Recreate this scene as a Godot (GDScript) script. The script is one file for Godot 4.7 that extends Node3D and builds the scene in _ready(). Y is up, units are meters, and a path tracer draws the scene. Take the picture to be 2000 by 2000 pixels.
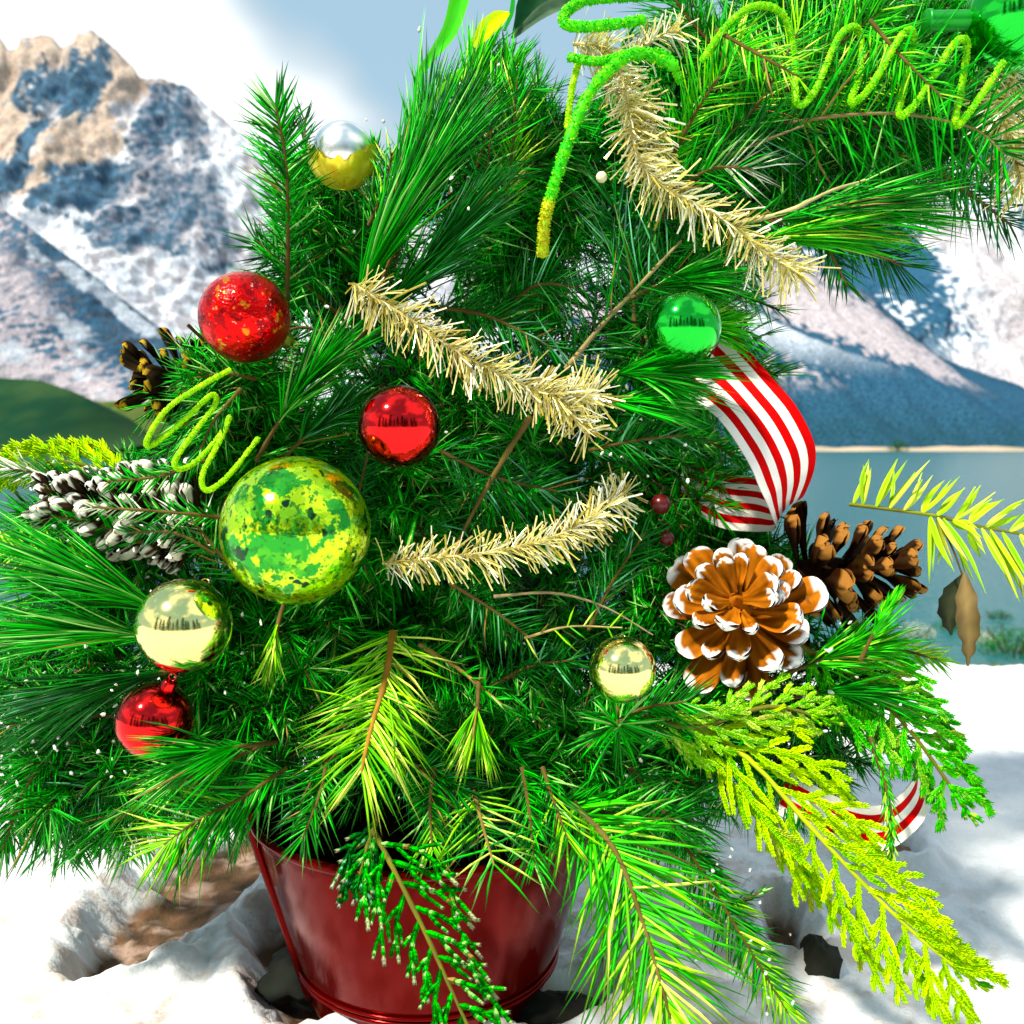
extends Node3D
# An evergreen arrangement in a red pail on snow, a mountain lake behind it.

const T := 0.5317            # tan of half the vertical field of view
const CAM_H := 0.28
const SUN_E := 1.4
const EXPO := 1.85
var cam_x := Transform3D()
var rng := RandomNumberGenerator.new()
var nz := FastNoiseLite.new()
var used := {}
var M := {}

# ------------------------------------------------------------------ mesh buffer
class Buf:
	var v := PackedVector3Array()
	var n := PackedVector3Array()
	var c := PackedColorArray()
	var i := PackedInt32Array()
	func vert(p: Vector3, nn: Vector3, col: Color) -> void:
		v.push_back(p); n.push_back(nn); c.push_back(col)
	func tri(a: int, b: int, d: int) -> void:
		i.push_back(a); i.push_back(b); i.push_back(d)
	# a tapered three-sided blade that bends; f0 is the share of the width at its root
	func needle(p: Vector3, dir: Vector3, L: float, w: float, bend: Vector3, col: Color, f0 := 0.8, segs := 2, flat := 0.7) -> void:
		var u := dir.cross(Vector3(0.31, 0.87, 0.39))
		if u.length_squared() < 1e-5: u = dir.cross(Vector3(1, 0, 0))
		u = u.normalized()
		var q := u.cross(dir) * -1.0
		q = dir.cross(u).normalized()
		var s := v.size()
		for k in segs:
			var t := float(k) / segs
			var ww := w * (f0 + (1.0 - f0) * minf(1.0, t * 2.2)) * (1.0 if t < 0.6 else 1.0 - 0.45 * (t - 0.6) / 0.4)
			var o := p + dir * (L * t) + bend * (L * t * t)
			for r in 3:
				var a := TAU * r / 3.0 + 0.5
				var x := u * cos(a) + q * (sin(a) * flat)
				vert(o + x * ww, (u * cos(a) * flat + q * sin(a)).normalized(), col)
		vert(p + dir * L + bend * L, (dir * 0.6 + q * 0.4).normalized(), col)
		for k in segs - 1:
			var b := s + k * 3
			for r in 3:
				var r2 := (r + 1) % 3
				tri(b + r, b + 3 + r, b + 3 + r2); tri(b + r, b + 3 + r2, b + r2)
		var l := s + (segs - 1) * 3
		for r in 3: tri(l + r, s + segs * 3, l + (r + 1) % 3)
	# a thin flat strip with blunt end, four sided
	func strip(p: Vector3, dir: Vector3, L: float, w: float, th: float, side: Vector3, bend: Vector3, col: Color) -> void:
		var u := (side - dir * side.dot(dir)).normalized()
		var q := dir.cross(u).normalized()
		var e := p + dir * L + bend * L
		var m := p + dir * (L * 0.5) + bend * (L * 0.25)
		var pts := [p, m, e]
		for f in 4:
			var a0: Vector3 = [u * w + q * th, -u * w + q * th, -u * w - q * th, u * w - q * th][f]
			var a1: Vector3 = [-u * w + q * th, -u * w - q * th, u * w - q * th, u * w + q * th][f]
			var nn: Vector3 = [q, -u, -q, u][f]
			var s := v.size()
			for k in 3:
				vert(pts[k] + a0, nn, col); vert(pts[k] + a1, nn, col)
			for k in 2:
				var b := s + k * 2
				tri(b, b + 2, b + 3); tri(b, b + 3, b + 1)
		var s2 := v.size()
		vert(e + u * w + q * th, dir, col); vert(e - u * w + q * th, dir, col); vert(e - u * w - q * th, dir, col); vert(e + u * w - q * th, dir, col)
		tri(s2, s2 + 2, s2 + 1); tri(s2, s2 + 3, s2 + 2)
	func tube(pts: Array, rad: Array, sides: int, cols: Array, closed := false) -> void:
		var s := v.size()
		var m := pts.size()
		var u := Vector3.ZERO
		for k in m:
			var dir: Vector3 = (pts[mini(k + 1, m - 1)] - pts[maxi(k - 1, 0)]).normalized()
			if closed: dir = (pts[(k + 1) % m] - pts[(k + m - 1) % m]).normalized()
			if k == 0:
				u = dir.cross(Vector3(0.3, 0.9, 0.2)).normalized()
			u = (u - dir * u.dot(dir)).normalized()
			var q := dir.cross(u)
			for r in sides:
				var a := TAU * r / sides
				var x := u * cos(a) + q * sin(a)
				vert(pts[k] + x * rad[k % rad.size()], x, cols[k % cols.size()])
		for k in (m if closed else m - 1):
			for r in sides:
				var r2 := (r + 1) % sides
				var b := s + k * sides
				var b2 := s + ((k + 1) % m) * sides
				tri(b + r, b2 + r, b2 + r2); tri(b + r, b2 + r2, b + r2)
		if not closed:
			for e in 2:
				var k := 0 if e == 0 else m - 1
				var nn: Vector3 = (pts[0] - pts[1]).normalized() if e == 0 else (pts[m - 1] - pts[m - 2]).normalized()
				var cc := v.size()
				vert(pts[k] + nn * (rad[k % rad.size()] * 0.5), nn, cols[k % cols.size()])
				for r in sides:
					var r2 := (r + 1) % sides
					if e == 0: tri(cc, s + r, s + r2)
					else: tri(cc, s + k * sides + r2, s + k * sides + r)
	# sheet of rows x columns with given points; normals by neighbours
	func sheet(pts: PackedVector3Array, nu: int, nv: int, cols: PackedColorArray, flip := false) -> void:
		var s := v.size()
		for b in nv:
			for a in nu:
				var du := pts[b * nu + mini(a + 1, nu - 1)] - pts[b * nu + maxi(a - 1, 0)]
				var dv := pts[mini(b + 1, nv - 1) * nu + a] - pts[maxi(b - 1, 0) * nu + a]
				var nn := dv.cross(du).normalized()
				vert(pts[b * nu + a], -nn if flip else nn, cols[b * nu + a])
		for b in nv - 1:
			for a in nu - 1:
				var k := s + b * nu + a
				if flip:
					tri(k, k + nu, k + nu + 1); tri(k, k + nu + 1, k + 1)
				else:
					tri(k, k + 1, k + nu + 1); tri(k, k + nu + 1, k + nu)
	func mesh() -> ArrayMesh:
		var a := []
		a.resize(Mesh.ARRAY_MAX)
		a[Mesh.ARRAY_VERTEX] = v; a[Mesh.ARRAY_NORMAL] = n; a[Mesh.ARRAY_COLOR] = c; a[Mesh.ARRAY_INDEX] = i
		var m := ArrayMesh.new()
		m.add_surface_from_arrays(Mesh.PRIMITIVE_TRIANGLES, a)
		return m

# ------------------------------------------------------------------ scene helpers
func numbered(called: String) -> String:
	var k: int = used.get(called, 0)
	used[called] = k + 1
	return called if k == 0 else "%s_%03d" % [called, k]

func thing(called: String, label: String, category: String, at: Vector3, group := "") -> Node3D:
	var o := Node3D.new()
	o.name = numbered(called)
	add_child(o)
	o.position = at
	o.set_meta("label", label); o.set_meta("category", category)
	if group: o.set_meta("group", group)
	return o

# a part in the coordinates of the world, hung under its thing
func part(called: String, b: Buf, m: Material, parent: Node3D, stuff := false) -> MeshInstance3D:
	var o := MeshInstance3D.new()
	o.name = called
	o.mesh = b.mesh()
	o.material_override = m
	parent.add_child(o, true)
	if parent != self and parent.get_parent() == self: o.position = -parent.position
	if stuff: o.set_meta("kind", "stuff")
	return o

func struct(called: String, b: Buf, m: Material) -> MeshInstance3D:
	var o := MeshInstance3D.new()
	o.name = numbered(called)
	o.mesh = b.mesh()
	o.material_override = m
	add_child(o)
	o.set_meta("kind", "structure")
	return o

func P(x: float, y: float, d: float) -> Vector3:
	return cam_x * Vector3((x - 1000.0) / 1000.0 * T * d, -(y - 1000.0) / 1000.0 * T * d, -d)

func PX(px: float, d: float) -> float:
	return px / 1000.0 * T * d

func Pv(a: Array) -> Array:
	var out := []
	for q in a: out.append(P(q[0], q[1], q[2]))
	return out

# Catmull-Rom through points
func curve(a: Array, n: int, closed := false) -> Array:
	var out := []
	var m := a.size()
	for k in n:
		var f := float(k) / (n if closed else n - 1) * (m if closed else m - 1)
		var s := mini(int(f), (m if closed else m - 1) - 1)
		var t := f - s
		var p0: Vector3 = a[(s - 1 + m) % m] if closed else a[maxi(s - 1, 0)]
		var p1: Vector3 = a[s % m]
		var p2: Vector3 = a[(s + 1) % m]
		var p3: Vector3 = a[(s + 2) % m] if closed else a[mini(s + 2, m - 1)]
		if not closed and s == 0: p0 = p1 * 2.0 - p2
		if not closed and s == m - 2: p3 = p2 * 2.0 - p1
		out.append(0.5 * (2.0 * p1 + (p2 - p0) * t + (2.0 * p0 - 5.0 * p1 + 4.0 * p2 - p3) * t * t + (3.0 * p1 - p0 - 3.0 * p2 + p3) * t * t * t))
	return out

func at_curve(pts: Array, t: float) -> Array:
	var f := clampf(t, 0, 1) * (pts.size() - 1)
	var s := mini(int(f), pts.size() - 2)
	var a: Vector3 = pts[s]
	var b: Vector3 = pts[s + 1]
	return [a.lerp(b, f - s), (b - a).normalized()]

func length_of(pts: Array) -> float:
	var l := 0.0
	for k in pts.size() - 1: l += (pts[k + 1] as Vector3).distance_to(pts[k])
	return l

func gauss() -> float:
	return rng.randfn(0.0, 1.0)

func mixc(a: Color, b: Color, t: float) -> Color:
	return a.lerp(b, clampf(t, 0, 1))

# ------------------------------------------------------------------ materials
func plain(rough: float, metal := 0.0, spec := 0.5) -> StandardMaterial3D:
	var m := StandardMaterial3D.new()
	m.vertex_color_use_as_albedo = true
	m.roughness = rough; m.metallic = metal; m.metallic_specular = spec
	return m

func flat_color(c: Color, rough: float, metal := 0.0) -> StandardMaterial3D:
	var m := StandardMaterial3D.new()
	m.albedo_color = c.linear_to_srgb()
	m.roughness = rough; m.metallic = metal
	return m

func noise_tex(freq: float, ramp: Array, size := 512, normal := false, kind := FastNoiseLite.TYPE_SIMPLEX_SMOOTH, sd := 1) -> Texture2D:
	var t := NoiseTexture2D.new()
	t.width = size; t.height = size; t.seamless = true
	var f := FastNoiseLite.new()
	f.noise_type = kind; f.frequency = freq; f.fractal_octaves = 5; f.seed = sd
	t.noise = f
	if normal:
		t.as_normal_map = true; t.bump_strength = 4.0
	elif ramp.size():
		var g := Gradient.new()
		var of := PackedFloat32Array(); var cs := PackedColorArray()
		for r in ramp:
			of.push_back(r[0]); cs.push_back(r[1])
		g.offsets = of; g.colors = cs
		t.color_ramp = g
	return t

func make_materials() -> void:
	M.needle = plain(0.4, 0.0, 0.3)
	M.frond = plain(0.6, 0.0, 0.12)
	M.frond.backlight_enabled = true; M.frond.backlight = Color(0.35, 0.35, 0.35)
	M.stem = plain(0.8, 0.0, 0.3)
	M.cone = plain(0.75, 0.0, 0.12)
	M.paint = plain(0.45)
	M.tinsel = plain(0.25, 0.35, 0.6)
	M.glitter = plain(0.45, 0.0, 0.25)
	M.snow = plain(0.85, 0.0, 0.3)
	M.snow.heightmap_enabled = false
	M.snow.uv1_triplanar = true; M.snow.uv1_world_triplanar = true
	M.snow.uv1_scale = Vector3(9, 9, 9)
	M.snow.normal_enabled = true
	M.snow.normal_texture = noise_tex(0.06, [], 512, true)
	M.snow.normal_scale = 0.7
	M.rock = plain(0.95, 0.0, 0.1)
	M.rock.uv1_triplanar = true; M.rock.uv1_world_triplanar = true
	M.rock.uv1_scale = Vector3.ONE * 0.004
	M.rock.albedo_texture = noise_tex(0.045, [[0.0, Color(0.35, 0.4, 0.45)], [0.42, Color(0.62, 0.64, 0.68)], [0.55, Color(0.95, 0.95, 0.97)], [1.0, Color(1, 1, 1)]], 1024, false, FastNoiseLite.TYPE_SIMPLEX_SMOOTH, 5)
	M.green_hill = plain(0.95, 0.0, 0.1)
	M.water = flat_color(Color(0.010, 0.10, 0.115), 0.18)
	M.water.metallic_specular = 0.16
	M.water.uv1_triplanar = true; M.water.uv1_world_triplanar = true
	M.water.uv1_scale = Vector3(0.05, 0.05, 0.05)
	M.water.normal_enabled = true
	M.water.normal_texture = noise_tex(0.03, [], 512, true)
	M.water.normal_scale = 0.5
	M.pail = flat_color(Color(0.13, 0.0015, 0.0008), 0.12, 0.6)
	M.pail.metallic_specular = 0.22
	M.backing = flat_color(Color(0.02, 0.06, 0.03), 0.95)  # for the added core that closes gaps to the bright background
	M.red = flat_color(Color(0.78, 0.003, 0.004), 0.1, 1.0)
	M.red.clearcoat_enabled = true; M.red.clearcoat = 0.3; M.red.clearcoat_roughness = 0.09
	M.gold = flat_color(Color(0.98, 0.88, 0.30), 0.1, 1.0)
	M.gold.clearcoat_enabled = true; M.gold.clearcoat = 0.3; M.gold.clearcoat_roughness = 0.09
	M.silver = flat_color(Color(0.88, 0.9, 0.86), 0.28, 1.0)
	M.gold_cap = flat_color(Color(0.75, 0.55, 0.12), 0.3, 1.0)
	M.green = flat_color(Color(0.005, 0.58, 0.03), 0.1, 1.0)
	M.green.clearcoat_enabled = true; M.green.clearcoat = 0.3; M.green.clearcoat_roughness = 0.09
	M.green_cap = flat_color(Color(0.005, 0.32, 0.02), 0.3, 0.6)
	M.berry = flat_color(Color(0.10, 0.002, 0.004), 0.3)

# ------------------------------------------------------------------ foliage
var PAL := {
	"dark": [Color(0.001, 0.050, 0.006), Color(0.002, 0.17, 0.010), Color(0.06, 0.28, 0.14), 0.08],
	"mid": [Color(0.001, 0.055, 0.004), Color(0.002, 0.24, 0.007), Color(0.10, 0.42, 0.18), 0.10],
	"bright": [Color(0.001, 0.085, 0.003), Color(0.003, 0.55, 0.004), Color(0.24, 0.62, 0.12), 0.11],
	"neon": [Color(0.002, 0.26, 0.003), Color(0.06, 0.84, 0.003), Color(0.36, 0.76, 0.03), 0.15],
	"lime": [Color(0.03, 0.38, 0.002), Color(0.36, 0.84, 0.002), Color(0.66, 0.84, 0.10), 0.22],
	"yellow": [Color(0.32, 0.68, 0.0005), Color(0.62, 0.90, 0.0005), Color(0.06, 0.42, 0.002), 0.16],
	"frost": [Color(0.02, 0.18, 0.02), Color(0.50, 0.60, 0.36), Color(0.80, 0.83, 0.70), 0.35],
}

func pick(pal: String) -> Color:
	var a: Array = PAL[pal]
	if rng.randf() < 0.012: return Color(0.30, 0.20, 0.04)
	if rng.randf() < a[3]: return a[2]
	return mixc(a[0], a[1], pow(rng.randf(), 1.25))

# needles of one twig into b
func twig_needles(b: Buf, pts: Array, k: String, nl: float, ang: float, per_m: float, pal: String, w: float, face: Vector3, pal2 := "") -> void:
	var L := length_of(pts)
	var n := maxi(6, int(L * per_m))
	for j in n:
		var t := (j + rng.randf()) / n
		if k == "pine": t = 0.35 + 0.65 * t
		var q := at_curve(pts, t)
		var p: Vector3 = q[0]
		var tg: Vector3 = q[1]
		var nn := (face - tg * face.dot(tg)).normalized()
		var side := tg.cross(nn).normalized()
		var phi := 0.0
		if k == "fir":
			phi = (PI / 2 if j % 2 == 0 else -PI / 2) + gauss() * 0.35
		else:
			phi = rng.randf() * TAU
		var clump := nz.get_noise_2d(t * 1400.0 + p.x * 9000.0, p.y * 9000.0)
		var a := deg_to_rad(ang) * (1.0 + gauss() * 0.16 + clump * 0.5)
		var len := nl * rng.randf_range(0.66, 1.12) * (1.0 if rng.randf() > 0.05 else 0.5)
		if k == "fir" or k == "brush":
			if t > 0.8: a *= 1.0 - (t - 0.8) * 2.6
			len *= 0.75 + 0.35 * sin(PI * clampf(t * 0.85 + 0.12, 0, 1))
		var dir := (tg * cos(a) + (side * sin(phi) + nn * cos(phi)) * sin(a)).normalized()
		var bend := Vector3(0, -0.06, 0) + tg * rng.randf_range(-0.05, 0.16) + Vector3(gauss(), gauss(), gauss()) * 0.06
		var col := pick(pal2 if pal2 != "" and rng.randf() < t * t else pal)
		if k == "pine":
			for f in 3:
				var d2 := (dir + Vector3(gauss(), gauss(), gauss()) * 0.07).normalized()
				b.needle(p, d2, len * rng.randf_range(0.85, 1.05), w, bend + Vector3(0, -0.05, 0) * rng.randf(), pick(pal), 0.8, 3)
		else:
			b.needle(p, dir, len, w, bend, col)

func stem_tube(b: Buf, pts: Array, r0: float, r1: float, c0: Color, c1: Color) -> void:
	var rr := []; var cc := []
	for j in pts.size():
		var t := float(j) / (pts.size() - 1)
		rr.append(lerpf(r0, r1, t) * rng.randf_range(0.85, 1.15))
		cc.append(mixc(c0, c1, rng.randf()))
	b.tube(pts, rr, 6, cc)

# one cut sprig: stem and needles
func sprig(s: Dictionary) -> void:
	var ctl := Pv(s.p)
	var pts := curve(ctl, 14)
	var d: float = s.p[0][2]
	var called: String = s.n
	var o := thing(called, s.l, s.get("cat", "pine sprig" if s.k == "pine" else "fir sprig"), pts[0], s.get("g", "evergreen sprigs of the arrangement"))
	var nb := Buf.new(); var sb := Buf.new()
	var face: Vector3 = (cam_x.origin - (pts[7] as Vector3)).normalized()
	face = (face + Vector3(gauss(), gauss(), gauss()) * s.get("roll", 0.2)).normalized()
	var nl := PX(s.nl, d)
	var w := PX(s.get("w", 2.6) * 1.02, d)
	var pm: float = s.get("den", 60.0) * (0.66 if s.k == "pine" else 0.88) / PX(100.0, d)
	var bark: Color = s.get("bark", Color(0.10, 0.07, 0.015))
	stem_tube(sb, pts, PX(s.get("sw", 5.0), d), PX(s.get("sw", 5.0) * 0.45, d), bark * 0.7, bark * 1.3)
	twig_needles(nb, pts, s.k, nl, s.get("a", 55.0), pm, s.c, w, face, s.get("c2", ""))
	var tw: int = s.get("tw", 0)
	var L := length_of(pts)
	for j in tw:
		var t := 0.15 + 0.6 * (j + 0.5) / tw
		var q := at_curve(pts, t)
		var tg: Vector3 = q[1]
		var side := tg.cross(face).normalized() * (1 if j % 2 == 0 else -1)
		var dir := (tg * 0.75 + side * 0.65 + face * rng.randf_range(-0.25, 0.35)).normalized()
		var l2: float = L * s.get("tl", 0.4) * (1.0 - 0.4 * t)
		var p: Vector3 = q[0]
		var tp := curve([p, p + dir * l2 * 0.5, p + (dir + tg * 0.25 + Vector3(0, -0.1, 0)).normalized() * l2], 7)
		stem_tube(sb, tp, PX(3.2, d), PX(1.6, d), bark * 0.7, bark * 1.3)
		twig_needles(nb, tp, s.k, nl * 0.85, s.get("a", 55.0), pm, s.c, w, face, s.get("c2", ""))
	var fl: int = s.get("fl", 0)
	for j in fl:
		var q := at_curve(pts, rng.randf())
		var p: Vector3 = q[0] + Vector3(gauss(), gauss(), gauss()) * nl * 0.45 + face * nl * 0.3
		nb.needle(p, Vector3(gauss(), gauss(), gauss()).normalized(), PX(rng.randf_range(5, 13), d), PX(rng.randf_range(2.5, 4.5), d), Vector3.ZERO, Color(0.78, 0.82, 0.74), 0.7, 2, 1.0)
	part("stem", sb, M.stem, o)
	part("needles", nb, M.needle, o, true)

# a scale-leaved branchlet with side shoots
func scaly(b: Buf, pts: Array, r: float, pal: String, face: Vector3, shoots: int, tip: Color) -> void:
	var L := length_of(pts)
	var step := r * 1.15
	var n := maxi(4, int(L / step))
	for j in n:
		var t := (j + 0.5) / n
		var q := at_curve(pts, t)
		var tg: Vector3 = q[1]
		var nn := (face - tg * face.dot(tg)).normalized()
		var side := tg.cross(nn)
		var rr := r * (1.05 - 0.35 * t) * rng.randf_range(0.85, 1.2)
		var col := pick(pal)
		if t > 0.9: col = mixc(col, tip, 0.6)
		for sgn in [-1.0, 1.0]:
			b.needle(q[0], (tg + side * sgn * 0.30).normalized(), rr * 3.6, rr * 0.8, nn * 0.04 - side * sgn * 0.08, col, 0.7, 2, 0.5)
		b.needle(q[0] + nn * rr * 0.3, (tg + nn * 0.05).normalized(), rr * 3.2, rr * 0.85, Vector3.ZERO, col, 0.7, 2, 0.5)
	for j in shoots:
		var t := 0.12 + 0.75 * (j + 0.3) / shoots
		var q := at_curve(pts, t)
		var tg: Vector3 = q[1]
		var side := tg.cross(face).normalized() * (1.0 if j % 2 == 0 else -1.0)
		var dir := (tg * 0.85 + side * 0.5 + face * rng.randf_range(-0.1, 0.2)).normalized()
		var l2 := L * rng.randf_range(0.28, 0.42) * (1.1 - 0.6 * t)
		var p: Vector3 = q[0]
		scaly(b, [p, p + dir * l2 * 0.5, p + (dir + tg * 0.2).normalized() * l2], r * 0.85, pal, face, 0, tip)

# a flattened branchlet whose edge is notched by its scale leaves
func flat_shoot(b: Buf, pts: Array, r: float, pal: String, face: Vector3, shoots: int, tip: Color) -> void:
	var n := maxi(7, int(length_of(pts) / (r * 1.0)))
	var cp := []; var ws := []
	for k in n:
		var t := float(k) / (n - 1)
		cp.append(at_curve(pts, t)[0])
		ws.append(r * (0.62 + 0.5 * sin(PI * clampf(t * 0.85 + 0.1, 0.0, 1.0))) * (1.12 if k % 2 == 0 else 0.84) * rng.randf_range(0.9, 1.1) * (1.0 if k < n - 1 else 0.3))
	var col := pick(pal)
	leaf(b, cp, ws, col, mixc(col, tip, rng.randf() * 0.5), (face + Vector3(gauss(), gauss(), gauss()) * 0.15).normalized(), 0.12, r * 0.25)
	for k in n - 1:
		var q := at_curve(pts, (k + 0.5) / n)
		var tg: Vector3 = q[1]
		var nn := (face - tg * face.dot(tg)).normalized()
		var sd := tg.cross(nn)
		for sg in [-1.0, 0.0, 1.0]:
			b.needle(q[0] + nn * r * 0.22 + sd * sg * r * 0.25, (tg + sd * sg * 0.38 + nn * 0.06).normalized(), r * 2.0, r * 0.42, Vector3.ZERO, mixc(col, pick(pal), 0.7), 0.6, 2, 0.4)
	var L := length_of(pts)
	for j in shoots:
		var t := 0.1 + 0.8 * (j + 0.3) / shoots
		var q := at_curve(pts, t)
		var tg: Vector3 = q[1]
		var side := tg.cross(face).normalized() * (1.0 if j % 2 == 0 else -1.0)
		var dir := (tg * 0.86 + side * 0.48 + face * rng.randf_range(-0.1, 0.16)).normalized()
		var l2 := L * rng.randf_range(0.24, 0.40) * (1.15 - 0.65 * t)
		var p: Vector3 = q[0]
		flat_shoot(b, [p, p + dir * l2 * 0.5, p + (dir + tg * 0.25).normalized() * l2], r * 0.9, pal, face, 0, tip)

func frond(s: Dictionary) -> void:
	var ctl := Pv(s.p)
	var pts := curve(ctl, 16)
	var d: float = s.p[0][2]
	var o := thing(s.n, s.l, "cedar frond", pts[0], s.get("g", "cedar fronds of the arrangement"))
	var face: Vector3 = (cam_x.origin - (pts[8] as Vector3)).normalized()
	face = (face + Vector3(gauss(), gauss(), gauss()) * 0.15).normalized()
	var sb := Buf.new()
	var bc: Color = s.get("bark", Color(0.12, 0.12, 0.01))
	stem_tube(sb, pts, PX(6, d), PX(3, d), bc * 0.8, bc * 1.25)
	part("stem", sb, M.stem, o)
	var nb: int = s.nb
	var r := PX(s.r, d)
	for j in nb:
		var t := 0.03 + 0.93 * (j + 0.3 * rng.randf()) / nb
		var q := at_curve(pts, t)
		var tg: Vector3 = q[1]
		var sgn := 1.0 if j % 2 == 0 else -1.0
		var side := tg.cross(face).normalized() * sgn
		var big: float = PX(s.bl, d) * (1.0 - 0.55 * t) * rng.randf_range(0.8, 1.15)
		if s.has("lop"): big *= (1.0 if sgn > 0 else s.lop)
		var a := deg_to_rad(s.get("a", 42.0)) * rng.randf_range(0.85, 1.15)
		var dir := (tg * cos(a) + side * sin(a) + face * rng.randf_range(-0.22, 0.22)).normalized()
		var p: Vector3 = q[0]
		var bp := curve([p, p + dir * big * 0.5, p + (dir + tg * 0.3 + Vector3(0, s.get("drop", -0.12), 0)).normalized() * big], 7)
		var b := Buf.new()
		if s.has("flat"): flat_shoot(b, bp, r, s.c, face, int(s.get("sh", 5)), s.tip)
		else: scaly(b, bp, r, s.c, face, int(s.get("sh", 5)), s.get("tip", Color(0.6, 0.62, 0.3)))
		part("branchlet", b, M.frond, o)
	var b2 := Buf.new()
	var e := at_curve(pts, 0.9)
	scaly(b2, [e[0], pts[15], pts[15] + e[1] * PX(40, d)], r, s.c, face, 4, s.get("tip", Color(0.6, 0.62, 0.3)))
	part("branchlet", b2, M.frond, o)

# dark greenery nobody could count, packed in an ellipsoid
func filler(label: String, c: Vector3, ax: Vector3, count: int, pal: String, nl: float, fl := 0) -> void:
	var b := Buf.new()
	for j in count:
		var p := Vector3(gauss(), gauss(), gauss()).normalized() * pow(rng.randf(), 0.4)
		var out := (cam_x.basis * (p * Vector3(1, 1, 1))).normalized()
		var w := c + cam_x.basis * (p * ax)
		var dir := (out * 0.7 + Vector3(gauss(), gauss(), gauss()) * 0.6).normalized()
		var L := rng.randf_range(0.03, 0.055)
		var tp := curve([w - dir * L * 0.5, w, w + (dir + Vector3(0, -0.2, 0)) * L * 0.5], 5)
		b.tube(tp, [0.0009, 0.0008, 0.0007, 0.0006, 0.0005], 4, [Color(0.035, 0.022, 0.006)])
		twig_needles(b, tp, "brush" if j % 3 else "pine", nl * (1.0 if j % 3 else 1.6), 50.0, 1400.0 if j % 3 else 440.0, pal, 0.00052, out)
	for j in fl:
		var p := Vector3(gauss(), gauss(), absf(gauss())).normalized()
		b.needle(c + cam_x.basis * (p * ax), Vector3(gauss(), gauss(), gauss()).normalized(), 0.0025, 0.0009, Vector3.ZERO, Color(0.75, 0.8, 0.72), 0.7, 2, 1.0)
	var o := part("evergreen_foliage" if not used.has("evergreen_foliage") else "evergreen_foliage_%03d" % used["evergreen_foliage"], b, M.needle, self, true)
	used["evergreen_foliage"] = used.get("evergreen_foliage", 0) + 1
	o.set_meta("label", label); o.set_meta("category", "foliage")

# a broad leaf: centre line, half widths, cupped
func leaf(b: Buf, pts: Array, wid: Array, col: Color, col2: Color, face: Vector3, cup := 0.25, th := 0.0004) -> void:
	var n := pts.size()
	for sheet_side in 2:
		var vp := PackedVector3Array(); var cs := PackedColorArray()
		for k in n:
			var tg: Vector3 = (pts[mini(k + 1, n - 1)] - pts[maxi(k - 1, 0)]).normalized()
			var nn := (face - tg * face.dot(tg)).normalized()
			var side := tg.cross(nn)
			var w: float = wid[k] if wid.size() == n else lerpf(wid[int(float(k) / (n - 1) * (wid.size() - 1))], wid[mini(int(float(k) / (n - 1) * (wid.size() - 1)) + 1, wid.size() - 1)], fmod(float(k) / (n - 1) * (wid.size() - 1), 1.0))
			for a in 5:
				var f := (a - 2) / 2.0
				var rim := 1.0 - absf(f)
				vp.push_back(pts[k] + side * f * w + nn * (absf(f) * w * cup + (th if sheet_side == 0 else -th) * minf(1.0, rim * 3.0)))
				cs.push_back(mixc(col, col2, absf(f) * 0.6 + rng.randf() * 0.4))
		b.sheet(vp, 5, n, cs, sheet_side == 0)

# ------------------------------------------------------------------ ornaments
func lathe(b: Buf, prof: Array, sides: int, cols: Array, at: Vector3, basis := Basis()) -> void:
	var n := prof.size()
	var vp := PackedVector3Array(); var cs := PackedColorArray()
	for k in n:
		for s in sides + 1:
			var a := TAU * s / sides
			vp.push_back(at + basis * Vector3(cos(a) * prof[k].x, prof[k].y, sin(a) * prof[k].x))
			cs.push_back(cols[k % cols.size()])
	var st := b.v.size()
	for k in n:
		var dp: Vector2 = prof[mini(k + 1, n - 1)] - prof[maxi(k - 1, 0)]
		var n2 := Vector2(dp.y, -dp.x).normalized()
		for s in sides + 1:
			var a := TAU * s / sides
			b.vert(vp[k * (sides + 1) + s], basis * Vector3(cos(a) * n2.x, n2.y, sin(a) * n2.x), cs[k * (sides + 1) + s])
	for k in n - 1:
		for s in sides:
			var q := st + k * (sides + 1) + s
			b.tri(q, q + sides + 2, q + sides + 1); b.tri(q, q + 1, q + sides + 2)

func look(axis: Vector3) -> Basis:      # y along the axis
	var y := axis.normalized()
	var x := y.cross(Vector3(0.12, 0.2, 1)).normalized()
	return Basis(x, y, x.cross(y))

func ball_profile(r: float, a0 := 0.0, a1 := PI, n := 28) -> Array:
	var out := []
	for k in n + 1:
		var a := lerpf(PI - a0, PI - a1, float(k) / n)
		out.append(Vector2(maxf(sin(a) * r, 0.00001), cos(a) * r))
	return out

func uv_ball(r: float) -> SphereMesh:
	var m := SphereMesh.new()
	m.radius = r; m.height = r * 2.0; m.radial_segments = 64; m.rings = 40
	return m

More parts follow.
